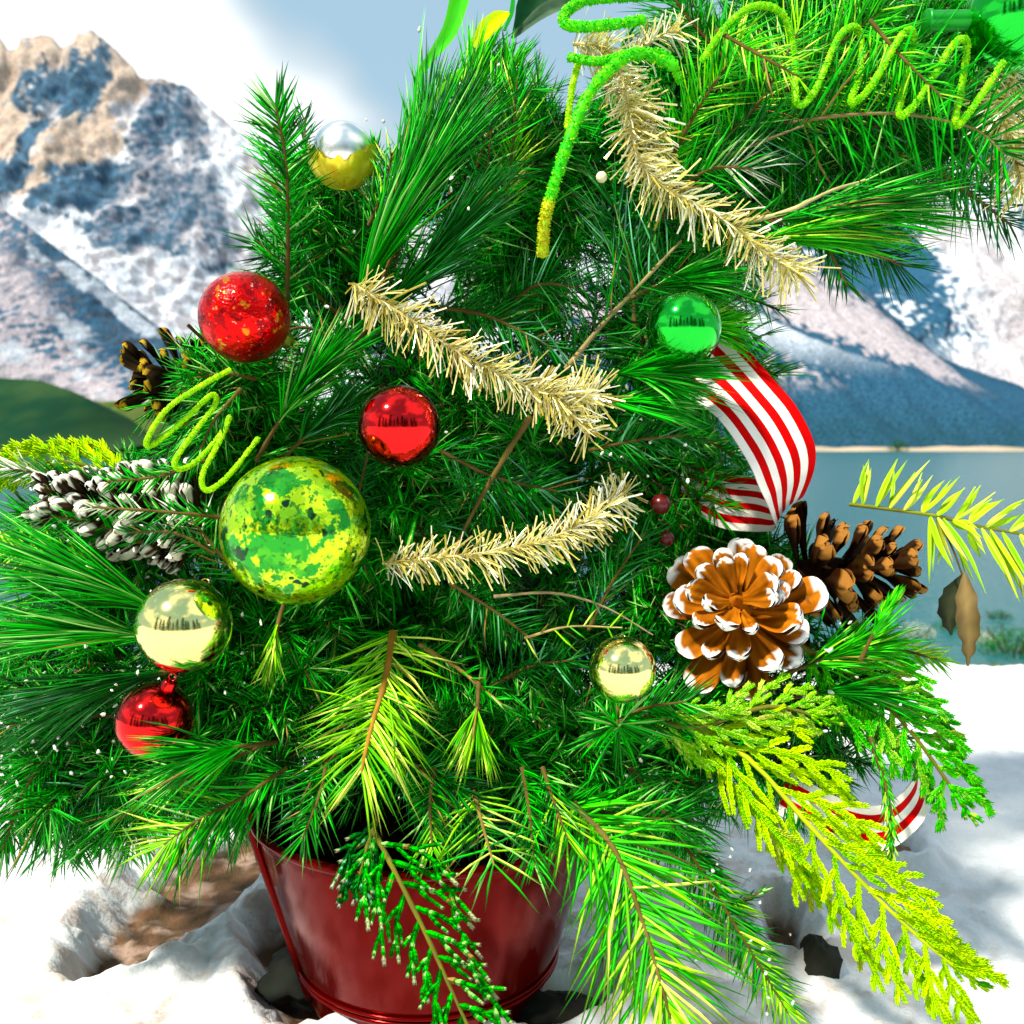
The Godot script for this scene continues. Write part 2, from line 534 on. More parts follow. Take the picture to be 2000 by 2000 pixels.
func bauble(called: String, label: String, x: float, y: float, d: float, rpx: float, m: Material, cap: Material, axis: Vector3, group := "baubles of the arrangement") -> Node3D:
	var c := P(x, y, d)
	var r := PX(rpx, d)
	var o := thing(called, label, "bauble", c - Vector3(0, r, 0), group)
	var ball := MeshInstance3D.new()
	ball.name = "ball"; ball.mesh = uv_ball(r); ball.material_override = m
	o.add_child(ball); ball.position = Vector3(0, r, 0)
	ball.rotation = Vector3(0.4, 0.8, 0.2)
	var b := Buf.new()
	var B := look(axis)
	var cr := r * 0.2
	lathe(b, [Vector2(cr, r * 0.95), Vector2(cr * 1.08, r * 0.97), Vector2(cr, r * 1.0), Vector2(cr * 0.95, r * 1.15), Vector2(cr * 0.8, r * 1.2), Vector2(0.00001, r * 1.21)], 20, [Color.WHITE], c, B)
	part("cap", b, cap, o)
	var ring := []
	for k in 14:
		var a := TAU * k / 14
		ring.append(c + B * Vector3(cos(a) * cr * 0.45, r * 1.3 + sin(a) * cr * 0.5, 0))
	var b2 := Buf.new()
	b2.tube(ring, [r * 0.018], 6, [Color.WHITE], true)
	part("hanging_loop", b2, cap, o)
	return o

# texture on the sphere from noise in space, no seam
func ball_image(w: int, h: int, f: Callable) -> ImageTexture:
	var im := Image.create(w, h, false, Image.FORMAT_RGB8)
	for y in h:
		var th := PI * (y + 0.5) / h
		for x in w:
			var ph := TAU * (x + 0.5) / w
			im.set_pixel(x, y, f.call(Vector3(sin(th) * cos(ph), cos(th), sin(th) * sin(ph))))
	return ImageTexture.create_from_image(im)

func crackle(p: Vector3) -> Color:      # green glass, reflections painted in as lime patches; dark flecks too
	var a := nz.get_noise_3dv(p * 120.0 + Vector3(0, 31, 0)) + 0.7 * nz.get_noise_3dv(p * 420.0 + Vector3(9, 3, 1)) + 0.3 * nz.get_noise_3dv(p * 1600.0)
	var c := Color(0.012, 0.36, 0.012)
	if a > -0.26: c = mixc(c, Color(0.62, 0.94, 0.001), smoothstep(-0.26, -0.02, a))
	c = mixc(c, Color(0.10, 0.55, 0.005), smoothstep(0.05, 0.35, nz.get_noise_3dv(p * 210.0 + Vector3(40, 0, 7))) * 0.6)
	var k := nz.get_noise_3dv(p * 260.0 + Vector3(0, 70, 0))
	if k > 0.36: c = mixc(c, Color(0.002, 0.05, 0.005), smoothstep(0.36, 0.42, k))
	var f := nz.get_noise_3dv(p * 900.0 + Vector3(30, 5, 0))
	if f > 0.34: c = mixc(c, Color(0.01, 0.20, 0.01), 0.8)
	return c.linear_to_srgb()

func red_glitter(p: Vector3) -> Color:
	var a := nz.get_noise_3dv(p * 240.0 + Vector3(3, 8, 2))
	var c := Color(0.75, 0.002, 0.002)
	if a < -0.1: c = mixc(c, Color(0.35, 0.002, 0.004), smoothstep(-0.1, -0.3, a))
	if a > 0.34: c = mixc(c, Color(0.85, 0.22, 0.01), smoothstep(0.34, 0.45, a))
	var k := nz.get_noise_3dv(p * 800.0)
	if k > 0.5: c = Color(0.9, 0.45, 0.3)
	return c.linear_to_srgb()

# ------------------------------------------------------------------ cones
func scale_mesh(L: float, W: float, th: float, wood: Color, c_tip: Color, tipf: float, curl: float, sd: int) -> ArrayMesh:
	var b := Buf.new()
	var nu := 7
	var ts := [0.0, 0.2, 0.4, 0.58, 0.72, 0.82, 0.89, 0.94, 0.975, 1.0]
	var nv := ts.size()
	var r := RandomNumberGenerator.new()
	r.seed = sd
	var lop := r.randf_range(-0.18, 0.18)
	for s in 2:
		var vp := PackedVector3Array(); var cs := PackedColorArray()
		for j in nv:
			var t: float = ts[j]
			var w := W * 0.5 * (0.42 + 0.58 * smoothstep(0.05, 0.75, t))
			if t > 0.82: w *= sqrt(maxf(0.0, 1.0 - pow((t - 0.82) / 0.185, 2.0)))
			for a in nu:
				var f := (a - (nu - 1) * 0.5) / ((nu - 1) * 0.5)
				var thick := th * (0.4 + 1.1 * smoothstep(0.45, 0.85, t)) * (1.0 - 0.6 * f * f) * (1.0 if t < 0.9 else sqrt(maxf(0.0, 1.0 - pow((t - 0.9) / 0.1, 2.0))) * 0.9 + 0.1)
				var up := curl * L * t * t + f * f * W * 0.20 * t
				var grain := nz.get_noise_3d(f * 260.0, t * 60.0, sd * 37.0)
				up += grain * th * 0.5 + (r.randf() - 0.5) * th * 0.2
				vp.push_back(Vector3(f * w + lop * W * t * t, up + (thick if s == 0 else -thick * 0.7), L * t))
				var c := wood * (1.0 + grain * 1.3 + (r.randf() - 0.5) * 0.25)
				c = mixc(c, Color(wood.r * 0.5, wood.g * 0.35, wood.b * 0.3), smoothstep(0.1, 0.4, nz.get_noise_3d(f * 160.0 + 50.0, t * 190.0, sd * 11.0)) * 0.8)
				var edge := t + 0.12 * f * f * (1.0 if t > 0.5 else 0.0) + (r.randf() - 0.5) * 0.10 + 0.16 * nz.get_noise_3d(f * 120.0, t * 160.0, sd * 71.0)
				if edge > 1.0 - tipf: c = mixc(c_tip, c_tip * 0.8, r.randf())
				cs.push_back(c)
		b.sheet(vp, nu, nv, cs, s == 1)
	return b.mesh()

func cone(called: String, label: String, base: Vector3, axis: Vector3, R: float, H: float, count: int, tilt0: float, tilt1: float, L: float, W: float, cols: Array, tipf: float, narrow: float, thick := 0.06, rough := 1.0) -> void:
	var o := thing(called, label, "pine cone", base, "pine cones of the arrangement")
	var B := look(axis)
	var meshes := []
	for k in 6:
		meshes.append(scale_mesh(L * (0.92 + 0.05 * k), W * (0.85 + 0.11 * k), L * thick, cols[0] * rng.randf_range(0.75, 1.3), cols[1], tipf * rng.randf_range(0.6, 1.4), rng.randf_range(0.02, 0.2), 50 + k))
	var cb := Buf.new()
	lathe(cb, [Vector2(0.00001, -H * 0.04), Vector2(R * 0.30, 0.0), Vector2(R * 0.34, H * 0.3), Vector2(R * 0.22 * narrow, H * 0.8), Vector2(0.00001, H)], 14, [cols[0]], Vector3.ZERO, B)
	var core := part("core", cb, M.cone, o)
	core.position = Vector3.ZERO
	for j in count:
		var f := float(j) / (count - 1)
		var az := j * 2.39996 + rng.randf_range(-0.2, 0.2) * rough
		var rad := B * Vector3(cos(az), 0, sin(az))
		var ax := B.y
		var tilt := lerpf(tilt0, tilt1, f) + rng.randf_range(-0.16, 0.16) * rough
		var dir := (rad * cos(tilt) + ax * sin(tilt)).normalized()
		var up := (ax * cos(tilt) - rad * sin(tilt)).normalized()
		var sc := lerpf(1.0, narrow, f) * (1.0 + rng.randf_range(-0.14, 0.1) * rough)
		var m := MeshInstance3D.new()
		m.name = "scale"
		m.mesh = meshes[(j * 5 + j / 3) % 6]
		m.material_override = M.cone
		o.add_child(m, true)
		up = up.rotated(dir, rng.randf_range(-0.35, 0.35) * rough)
		var x := up.cross(dir).normalized()
		m.transform = Transform3D(Basis(x * sc, up * sc, dir * sc), ax * H * f * 0.96 + rad * R * 0.2 * lerpf(1.0, 0.5, f))

# ------------------------------------------------------------------ tinsel and glitter wires
func tinsel(label: String, ctl: Array, len_px: float, dens: float, gold := 0.5) -> void:
	var d: float = ctl[0][2]
	var pts := curve(Pv(ctl), 40)
	var o := thing("tinsel_garland", label, "garland", pts[0], "gold tinsel pieces wound through the arrangement")
	var cb := Buf.new()
	stem_tube(cb, pts, PX(4, d), PX(3, d), Color(0.45, 0.36, 0.08), Color(0.62, 0.52, 0.2))
	part("wire", cb, M.tinsel, o)
	var b := Buf.new()
	var n := int(length_of(pts) / PX(100, d) * dens * 1.7)
	for j in n:
		var t := (j + rng.randf()) / n
		var q := at_curve(pts, t)
		var tg: Vector3 = q[1]
		var side := Vector3(gauss(), gauss(), gauss())
		side = (side - tg * side.dot(tg)).normalized()
		var dir := (side + tg * rng.randf_range(0.1, 0.9)).normalized()
		var r := rng.randf()
		var col := mixc(Color(0.52, 0.42, 0.03), Color(0.86, 0.80, 0.34), rng.randf())
		if r < 0.3: col = Color(0.90, 0.89, 0.66)
		elif r < 0.25: col = Color(0.72, 0.80, 0.82)
		elif r < 0.27: col = Color(0.62, 0.25, 0.08)
		elif r < 0.27 + 0.18 * gold: col = Color(0.22, 0.16, 0.006)
		b.strip(q[0], dir, PX(len_px * rng.randf_range(0.5, 1.02), d), PX(rng.randf_range(0.8, 2.0), d), PX(0.5, d), Vector3(gauss(), gauss(), gauss()), Vector3(gauss(), gauss(), gauss()) * 0.12 + Vector3(0, -0.1, 0), col)
	part("tinsel_strands", b, M.tinsel, o, true)

func glitter_wire(called: String, label: String, ctl: Array, r_px: float, cols: Array, tail := Color(-1, 0, 0)) -> void:
	var d: float = ctl[0][2]
	var n := ctl.size() * 14
	var pts := curve(Pv(ctl), n)
	var o := thing(called, label, "glitter pick", pts[0], "green glitter wires of the arrangement")
	var b := Buf.new()
	var rr := []; var cc := []
	for k in n:
		rr.append(PX(r_px * rng.randf_range(0.72, 1.1), d))
		cc.append(mixc(cols[0], cols[1], rng.randf()) if tail.r < 0 or k < n * 0.72 else mixc(tail, cols[1], rng.randf() * 0.6))
	b.tube(pts, rr, 8, cc)
	part("wire", b, M.glitter, o)
	var g := Buf.new()
	for k in n * 14:
		var t := rng.randf()
		var q := at_curve(pts, t)
		var dir := Vector3(gauss(), gauss(), gauss())
		dir = (dir - q[1] * dir.dot(q[1])).normalized()
		var c := mixc(cols[0], cols[1], rng.randf())
		if rng.randf() < 0.12: c = Color(0.55, 0.85, 0.02)
		if tail.r >= 0 and t > 0.72: c = mixc(tail, cols[1], rng.randf() * 0.5)
		g.needle(q[0] + dir * PX(r_px * 0.75, d), (dir + Vector3(gauss(), gauss(), gauss()) * 0.4).normalized(), PX(r_px * 0.55, d), PX(1.7, d), Vector3.ZERO, c, 0.9, 2, 1.0)
	part("glitter", g, M.glitter, o, true)

func helix(a: Array, e: Array, r: float, turns: float, lean: float, ph: float) -> Array:
	# points of a coil from a to e in picture units, with depth swing
	var out := []
	var n := int(turns * 10)
	for k in n + 1:
		var t := float(k) / n
		var an := TAU * turns * t + ph
		var x := lerpf(a[0], e[0], t) + cos(an) * r * lean
		var y := lerpf(a[1], e[1], t) + sin(an) * r
		out.append([x, y, lerpf(a[2], e[2], t) - cos(an) * r * 0.00026])
	return out

# striped cloth band through stations of [left x, y, d, right x, y, d]
func ribbon(label: String, st: Array, stripes: int, th: float) -> void:
	var la := []; var ra := []
	for s in st:
		la.append(P(s[0], s[1], s[2])); ra.append(P(s[3], s[4], s[5]))
	var n := st.size() * 8
	la = curve(la, n); ra = curve(ra, n)
	var o := thing("striped_ribbon", label, "ribbon", la[0], "red and white ribbon loops")
	var red := Color(0.56, 0.0008, 0.002); var white := Color(0.80, 0.78, 0.72)
	for s in stripes:
		var b := Buf.new()
		for face in 2:
			var vp := PackedVector3Array(); var cs := PackedColorArray()
			for k in n:
				var acr: Vector3 = ra[k] - la[k]
				var tg: Vector3 = la[mini(k + 1, n - 1)].lerp(ra[mini(k + 1, n - 1)], 0.5) - la[maxi(k - 1, 0)].lerp(ra[maxi(k - 1, 0)], 0.5)
				var nn := acr.cross(tg).normalized()
				for a in 4:
					var f := (s + a / 3.0) / stripes
					var wob := nz.get_noise_2d(k * 7.0, f * 60.0) * 0.0007
					vp.push_back(la[k] + acr * f + nn * (wob + sin(f * PI) * 0.002 + (th if face == 0 else -th)))
					var c := red if s % 2 == 1 else white
					cs.push_back(mixc(c, c * 0.75, rng.randf() * 0.7) if s % 2 == 1 else mixc(c, Color(0.8, 0.7, 0.62), rng.randf() * 0.35))
			b.sheet(vp, 4, n, cs, face == 0)
		part("red_stripe" if s % 2 == 1 else "white_stripe", b, M.ribbon, o)

# ------------------------------------------------------------------ landscape
func slope(called: String, label: String, crest: Array, D: float, foot_y: float, foot_z: float, amp: float, nu: int, nv: int, colf: Callable, prof := 1.15) -> void:
	# a mountainside from its crest (picture x, y at distance D) down to its foot
	var b := Buf.new()
	var vp := PackedVector3Array(); var cs := PackedColorArray()
	var k := T / 1000.0 * D
	var x0: float = crest[0][0]; var x1: float = crest[crest.size() - 1][0]
	for j in nv:
		var v := float(j - 1) / (nv - 2) if j > 0 else -0.12      # the first row lies behind the crest
		for i in nu:
			var px := lerpf(x0, x1, float(i) / (nu - 1))
			var s := 0
			while s < crest.size() - 2 and crest[s + 1][0] < px: s += 1
			var t := clampf((px - crest[s][0]) / (crest[s + 1][0] - crest[s][0]), 0, 1)
			var cy := CAM_H + (860.0 - lerpf(crest[s][1], crest[s + 1][1], t)) * k
			var x := (px - 1000.0) * k
			var z := lerpf(-D, foot_z, maxf(v, 0)) + (v * D * 0.6 if v < 0 else 0.0)
			var y := lerpf(cy, foot_y, pow(maxf(v, 0.0), 1.0 / prof)) if v >= 0 else cy + v * (cy - foot_y) * 1.5
			var fade := smoothstep(-0.02, 0.10, v) * (1.0 - smoothstep(0.85, 1.0, v)) * 0.4 + 0.6
			var rid := 0.0
			var fr := 0.0016
			var am := amp
			for o in 6:
				rid += (0.55 - absf(nz.get_noise_3d(x * fr * 60.0, y * fr * 45.0, o * 31.0 + D))) * am
				fr *= 2.1; am *= 0.6
			rid -= amp * 1.3
			z += rid * fade * 1.1
			y += rid * fade * 0.45
			vp.push_back(Vector3(x, y, z))
			cs.push_back(colf.call(px, x, y, v, cy - y))
	b.sheet(vp, nu, nv, cs)
	var o := struct(called, b, M.rock if called != "green_hill" else M.green_hill)
	o.set_meta("label", label)

func n2(x: float, y: float, f: float, o := 0.0) -> float:
	return nz.get_noise_3d(x * f, y * f, o)

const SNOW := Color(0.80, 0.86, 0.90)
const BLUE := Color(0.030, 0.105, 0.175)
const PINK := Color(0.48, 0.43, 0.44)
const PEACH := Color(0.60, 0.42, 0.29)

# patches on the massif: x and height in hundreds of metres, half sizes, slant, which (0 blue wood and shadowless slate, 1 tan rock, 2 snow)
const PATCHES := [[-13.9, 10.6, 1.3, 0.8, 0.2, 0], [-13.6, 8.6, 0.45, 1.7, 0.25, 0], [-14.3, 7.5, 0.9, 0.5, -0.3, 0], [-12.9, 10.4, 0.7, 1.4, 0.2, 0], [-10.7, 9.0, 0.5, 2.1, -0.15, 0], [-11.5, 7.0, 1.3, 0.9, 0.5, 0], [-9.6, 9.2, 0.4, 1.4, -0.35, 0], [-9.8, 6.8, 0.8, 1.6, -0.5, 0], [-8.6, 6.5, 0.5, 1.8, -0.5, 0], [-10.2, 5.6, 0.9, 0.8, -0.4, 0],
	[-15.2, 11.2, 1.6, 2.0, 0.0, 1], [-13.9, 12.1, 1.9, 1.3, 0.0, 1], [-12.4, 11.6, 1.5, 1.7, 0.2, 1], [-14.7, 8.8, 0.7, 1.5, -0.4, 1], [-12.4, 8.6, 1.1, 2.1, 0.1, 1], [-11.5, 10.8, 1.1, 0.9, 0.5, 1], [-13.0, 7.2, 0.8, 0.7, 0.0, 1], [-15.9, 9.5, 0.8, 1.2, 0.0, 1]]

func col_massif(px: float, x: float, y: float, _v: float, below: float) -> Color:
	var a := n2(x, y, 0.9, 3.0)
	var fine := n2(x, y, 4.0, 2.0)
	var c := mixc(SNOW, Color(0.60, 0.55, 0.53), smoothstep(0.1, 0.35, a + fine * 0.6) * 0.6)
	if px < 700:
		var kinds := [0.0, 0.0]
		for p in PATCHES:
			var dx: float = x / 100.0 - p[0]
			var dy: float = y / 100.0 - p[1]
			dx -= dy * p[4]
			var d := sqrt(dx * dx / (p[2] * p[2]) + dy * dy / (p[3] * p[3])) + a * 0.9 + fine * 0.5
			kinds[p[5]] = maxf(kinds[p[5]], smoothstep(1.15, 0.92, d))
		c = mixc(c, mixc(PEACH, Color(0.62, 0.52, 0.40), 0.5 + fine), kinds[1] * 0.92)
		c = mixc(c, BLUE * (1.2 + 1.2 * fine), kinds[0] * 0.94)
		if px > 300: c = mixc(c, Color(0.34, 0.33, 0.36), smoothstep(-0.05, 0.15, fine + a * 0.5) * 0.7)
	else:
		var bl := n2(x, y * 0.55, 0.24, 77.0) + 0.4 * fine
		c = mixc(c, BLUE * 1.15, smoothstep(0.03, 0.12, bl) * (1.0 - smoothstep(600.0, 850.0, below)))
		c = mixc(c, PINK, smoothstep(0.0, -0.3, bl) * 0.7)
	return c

func col_left(_px: float, x: float, y: float, v: float, below: float) -> Color:
	var along := x * 0.8 - y * 0.6
	var acr := x * 0.6 + y * 0.8
	var a := nz.get_noise_3d(along * 0.16, acr * 0.6, 5.0)
	var fine := n2(x, y, 5.0, 6.0)
	var c := mixc(PINK * 1.2, Color(0.30, 0.30, 0.33), smoothstep(0.0, 0.3, fine))
	var band := 1.0 - smoothstep(30.0, 150.0, below + fine * 60.0)
	c = mixc(c, BLUE * (1.0 + fine), maxf(band * smoothstep(-0.45, -0.1, a + fine * 0.5), smoothstep(0.06, 0.15, a + fine * 0.8)) * 0.95)
	c = mixc(c, SNOW, smoothstep(0.14, 0.3, nz.get_noise_3d(along * 0.3, acr * 1.2, 50.0) + fine * 0.2) * 0.6)
	return mixc(c, mixc(Color(0.13, 0.18, 0.15), Color(0.30, 0.29, 0.27), smoothstep(-0.1, 0.3, fine)), smoothstep(0.45, 0.75, v + fine * 0.12))

func col_right(px: float, x: float, y: float, v: float, below: float) -> Color:
	var along := x * 0.85 - y * 0.5
	var acr := x * 0.5 + y * 0.85
	var a := nz.get_noise_3d(along * 0.09, acr * 0.45, 25.0)
	var fine := n2(x, y, 5.0, 8.0)
	var c := BLUE
	var open := smoothstep(1790.0, 1660.0, px + (y - 150.0) * 0.5 + fine * 90.0) * smoothstep(60.0, 110.0, y + fine * 25.0)
	c = mixc(c, PINK * 1.15, open * smoothstep(0.12, -0.06, a + fine * 0.6))
	c = mixc(c, SNOW, smoothstep(0.26, 0.36, a) * smoothstep(90.0, 200.0, y) * 0.8)
	if below < 25.0: c = mixc(c, BLUE * 0.8, 0.6)
	return mixc(c, Color(0.02, 0.075, 0.10), smoothstep(0.7, 0.95, v) * (0.7 + fine * 0.5))

func col_green(_px: float, x: float, y: float, v: float, _b: float) -> Color:
	var f := n2(x, y, 3.0, 4.0)
	return mixc(Color(0.008, 0.040, 0.022), Color(0.030, 0.070, 0.025), 0.5 + f * 1.2)

func ground_h(x: float, z: float) -> float:
	var r := -z
	var y := 0.0
	if r > 1.12:
		var q := r - 1.12
		y = -lerpf(0.0, q * 0.235 + 0.5, smoothstep(0.0, 1.2, q))
		y = maxf(y, -12.6)
		if r > 46.0: y = minf(y, lerpf(-10.9, -12.6, smoothstep(46.0, 80.0, r)))
		y += nz.get_noise_2d(x * 14.0, z * 14.0) * 0.12 * smoothstep(1.5, 6.0, r)
	return y

var trench := []
func trench_d(x: float, z: float) -> Vector2:
	# distance to the bare hollows in the snow, and which one
	var best := Vector2(9, 0)
	for s in trench.size():
		var a: Vector3 = trench[s][0]; var b: Vector3 = trench[s][1]
		var p := Vector2(x, z)
		var pa := Vector2(a.x, a.z); var pb := Vector2(b.x, b.z)
		var t := clampf((p - pa).dot(pb - pa) / maxf((pb - pa).length_squared(), 1e-9), 0, 1)
		var d := p.distance_to(pa.lerp(pb, t)) / lerpf(a.y, b.y, t)
		if d < best.x: best = Vector2(d, s)
	return best

func G(px: float, py: float, y := 0.0) -> Vector3:      # the point of the ground seen at a place in the picture
	var o := cam_x.origin
	var d := P(px, py, 1.0) - o
	return o + d * ((y - o.y) / d.y)

func snow_ground() -> void:
	var tw := [[[175, 1910, 0.012], [245, 1850, 0.026]], [[245, 1850, 0.026], [330, 1770, 0.036]], [[330, 1770, 0.036], [420, 1690, 0.045]], [[420, 1690, 0.045], [540, 1610, 0.05]],
		[[560, 1800, 0.022], [610, 1960, 0.022]], [[1520, 1760, 0.012], [1550, 1850, 0.014]], [[1720, 1640, 0.02], [1735, 1670, 0.018]], [[1150, 1950, 0.012], [1060, 1990, 0.016]]]
	for s in tw:
		var a := G(s[0][0], s[0][1]); a.y = s[0][2]
		var b := G(s[1][0], s[1][1]); b.y = s[1][2]
		trench.append([a, b])
	var xs := []; var zs := []
	var q := -0.62
	while q < 0.72:
		xs.append(q); q += 0.0042
	var st := 0.0042
	var lo := []
	var e := -0.62
	while e > -160.0:
		st *= 1.13; e -= st; lo.push_front(e)
	st = 0.0042; e = q
	while e < 160.0:
		e += st; st *= 1.13; xs.append(e)
	xs = lo + xs
	q = -0.24
	zs = [40.0, 24.0, 14.0, 8.0, 4.0, 1.5, 0.6, 0.2, 0.0, -0.1, -0.17]
	while q > -1.25:
		zs.append(q); q -= 0.0042 if q > -0.95 else 0.01
	st = 0.012
	while q > -120.0:
		zs.append(q); q -= st; st *= 1.08
	var vp := PackedVector3Array(); var cs := PackedColorArray()
	var white := Color(0.62, 0.65, 0.67)
	for z in zs:
		for x in xs:
			var y := ground_h(x, z)
			var c := white
			if z > -1.6 and absf(x) < 1.6:
				y += nz.get_noise_2d(x * 900.0, z * 900.0) * 0.006 + nz.get_noise_2d(x * 3400.0 + 90.0, z * 3400.0) * 0.0036 + absf(nz.get_noise_2d(x * 9000.0, z * 9000.0 + 50.0)) * 0.0022 + nz.get_noise_2d(x * 24000.0, z * 24000.0 + 11.0) * 0.0010
				var td := trench_d(x, z)
				var wob := nz.get_noise_2d(x * 2600.0, z * 2600.0 + 33.0) * 0.35 + nz.get_noise_2d(x * 9000.0, z * 9000.0) * 0.15
				var k := td.x + wob
				y -= 0.021 * (1.0 - smoothstep(0.0, 1.7, k))
				y += 0.012 * (1.0 - smoothstep(0.0, 0.9, absf(k - 1.5)))
				var earth := mixc(Color(0.035, 0.025, 0.012), Color(0.16, 0.085, 0.045), 0.5 + nz.get_noise_2d(x * 5200.0, z * 5200.0))
				c = mixc(earth, white, smoothstep(0.62, 0.86, k))
				c = mixc(c, Color(0.42, 0.30, 0.24), smoothstep(0.02, 0.42, nz.get_noise_2d(x * 3000.0 + 17.0, z * 3000.0) + 0.5 * nz.get_noise_2d(x * 9500.0, z * 9500.0)) * 0.7 * smoothstep(0.5, 0.12, Vector2(x + 0.06, z + 0.5).length()))
				c = mixc(c, Color(0.42, 0.30, 0.22), smoothstep(1.15, 0.8, k) * smoothstep(0.02, 0.3, nz.get_noise_2d(x * 4200.0 + 7.0, z * 4200.0)) * 0.6 * smoothstep(0.6, 0.8, k))
			elif z < -7.0:
				c = mixc(Color(0.13, 0.15, 0.06), Color(0.32, 0.28, 0.2), 0.5 + nz.get_noise_2d(x * 40.0, z * 40.0))
				c = mixc(white, c, smoothstep(-7.0, -14.0, z + nz.get_noise_2d(x * 30.0, z * 30.0) * 6.0))
			vp.push_back(Vector3(x, y, z)); cs.push_back(c)
	var b := Buf.new()
	# rows run away from the camera, so the sheet is turned over
	b.sheet(vp, xs.size(), zs.size(), cs, true)
	struct("snow_ground", b, M.snow)

func stone(label: String, at: Vector3, r: Vector3, col: Color, sd: float) -> void:
	var b := Buf.new()
	var vp := PackedVector3Array(); var cs := PackedColorArray()
	for j in 15:
		for i in 23:
			var th := PI * j / 14.0; var ph := TAU * i / 22.0
			var d := Vector3(sin(th) * cos(ph), cos(th), sin(th) * sin(ph))
			var k := 1.0 + 0.5 * nz.get_noise_3dv(d * 70.0 + Vector3(sd, 0, 0)) + 0.2 * nz.get_noise_3dv(d * 260.0 + Vector3(sd, 9, 0))
			vp.push_back(at + d * r * k)
			cs.push_back(col * (0.8 + 0.6 * absf(nz.get_noise_3dv(d * 300.0 + Vector3(0, sd, 0)))))
	b.sheet(vp, 23, 15, cs, true)
	var o := part(numbered("stone"), b, M.rock_near, self)
	o.set_meta("label", label); o.set_meta("category", "stone"); o.set_meta("group", "stones showing through the snow")

func shrub(label: String, at: Vector3, w: float, h: float, pal: String, n: int) -> void:
	var o := thing("shrub", label, "shrub", at, "shrubs on the shore")
	var b := Buf.new(); var s := Buf.new()
	for j in 7:
		var a := TAU * j / 7.0 + rng.randf()
		s.tube([at, at + Vector3(cos(a) * w * 0.15, h * 0.45, sin(a) * w * 0.15), at + Vector3(cos(a) * w * 0.34, h * 0.85, sin(a) * w * 0.34)], [w * 0.02, w * 0.014, w * 0.006], 5, [Color(0.06, 0.045, 0.02)])
	for j in n:
		var d := Vector3(gauss(), absf(gauss()), gauss()).normalized() * pow(rng.randf(), 0.33)
		var p := at + d * Vector3(w * 0.5, h, w * 0.5) * (1.0 + 0.25 * nz.get_noise_3dv(d * 90.0 + at))
		b.needle(p, (d + Vector3(gauss(), gauss(), gauss()) * 0.7).normalized(), h * rng.randf_range(0.05, 0.11), h * 0.016, Vector3.ZERO, pick(pal), 0.4)
	part("stem", s, M.stem, o)
	part("leaves", b, M.frond, o, true)

func sky_texture() -> ImageTexture:
	var w := 1024; var h := 512
	var im := Image.create(w, h, false, Image.FORMAT_RGBF)
	var f := FastNoiseLite.new()
	f.seed = 11; f.fractal_octaves = 5; f.frequency = 0.01
	for y in h:
		var el := PI * (0.5 - (y + 0.5) / h)
		for x in w:
			var az := TAU * (x + 0.5) / w
			if az > PI: az -= TAU
			var d := Vector3(sin(az) * cos(el), sin(el), -cos(az) * cos(el))      # the panorama's first column looks along -z
			var up := maxf(d.y, 0.0)
			var base := mixc(Color(0.40, 0.54, 0.63), Color(0.24, 0.41, 0.56), pow(up, 0.6))
			var p := Vector3(d.x, d.y * 1.9, d.z) * 95.0
			var n := f.get_noise_3dv(p) * 1.6 - 0.04
			# a bank of cloud over the peaks on the left and a clear gap to the right of it
			var e1 := Vector2(az + 0.42, el - 0.44)
			n += 0.75 * exp(-(e1.x * e1.x / 0.05 + e1.y * e1.y / 0.020))
			var e2 := Vector2(az + 0.07, el - 0.36)
			n -= 0.3 * exp(-(e2.x * e2.x / 0.02 + e2.y * e2.y / 0.012))
			var c := mixc(base, Color(0.56, 0.62, 0.65), smoothstep(-0.15, 0.1, n) * 0.45)
			c = mixc(c, Color(0.95, 0.97, 0.97), smoothstep(0.0, 0.42, n))
			if d.y < 0.0: c = Color(0.5, 0.55, 0.58)
			im.set_pixel(x, y, c)
	return ImageTexture.create_from_image(im)

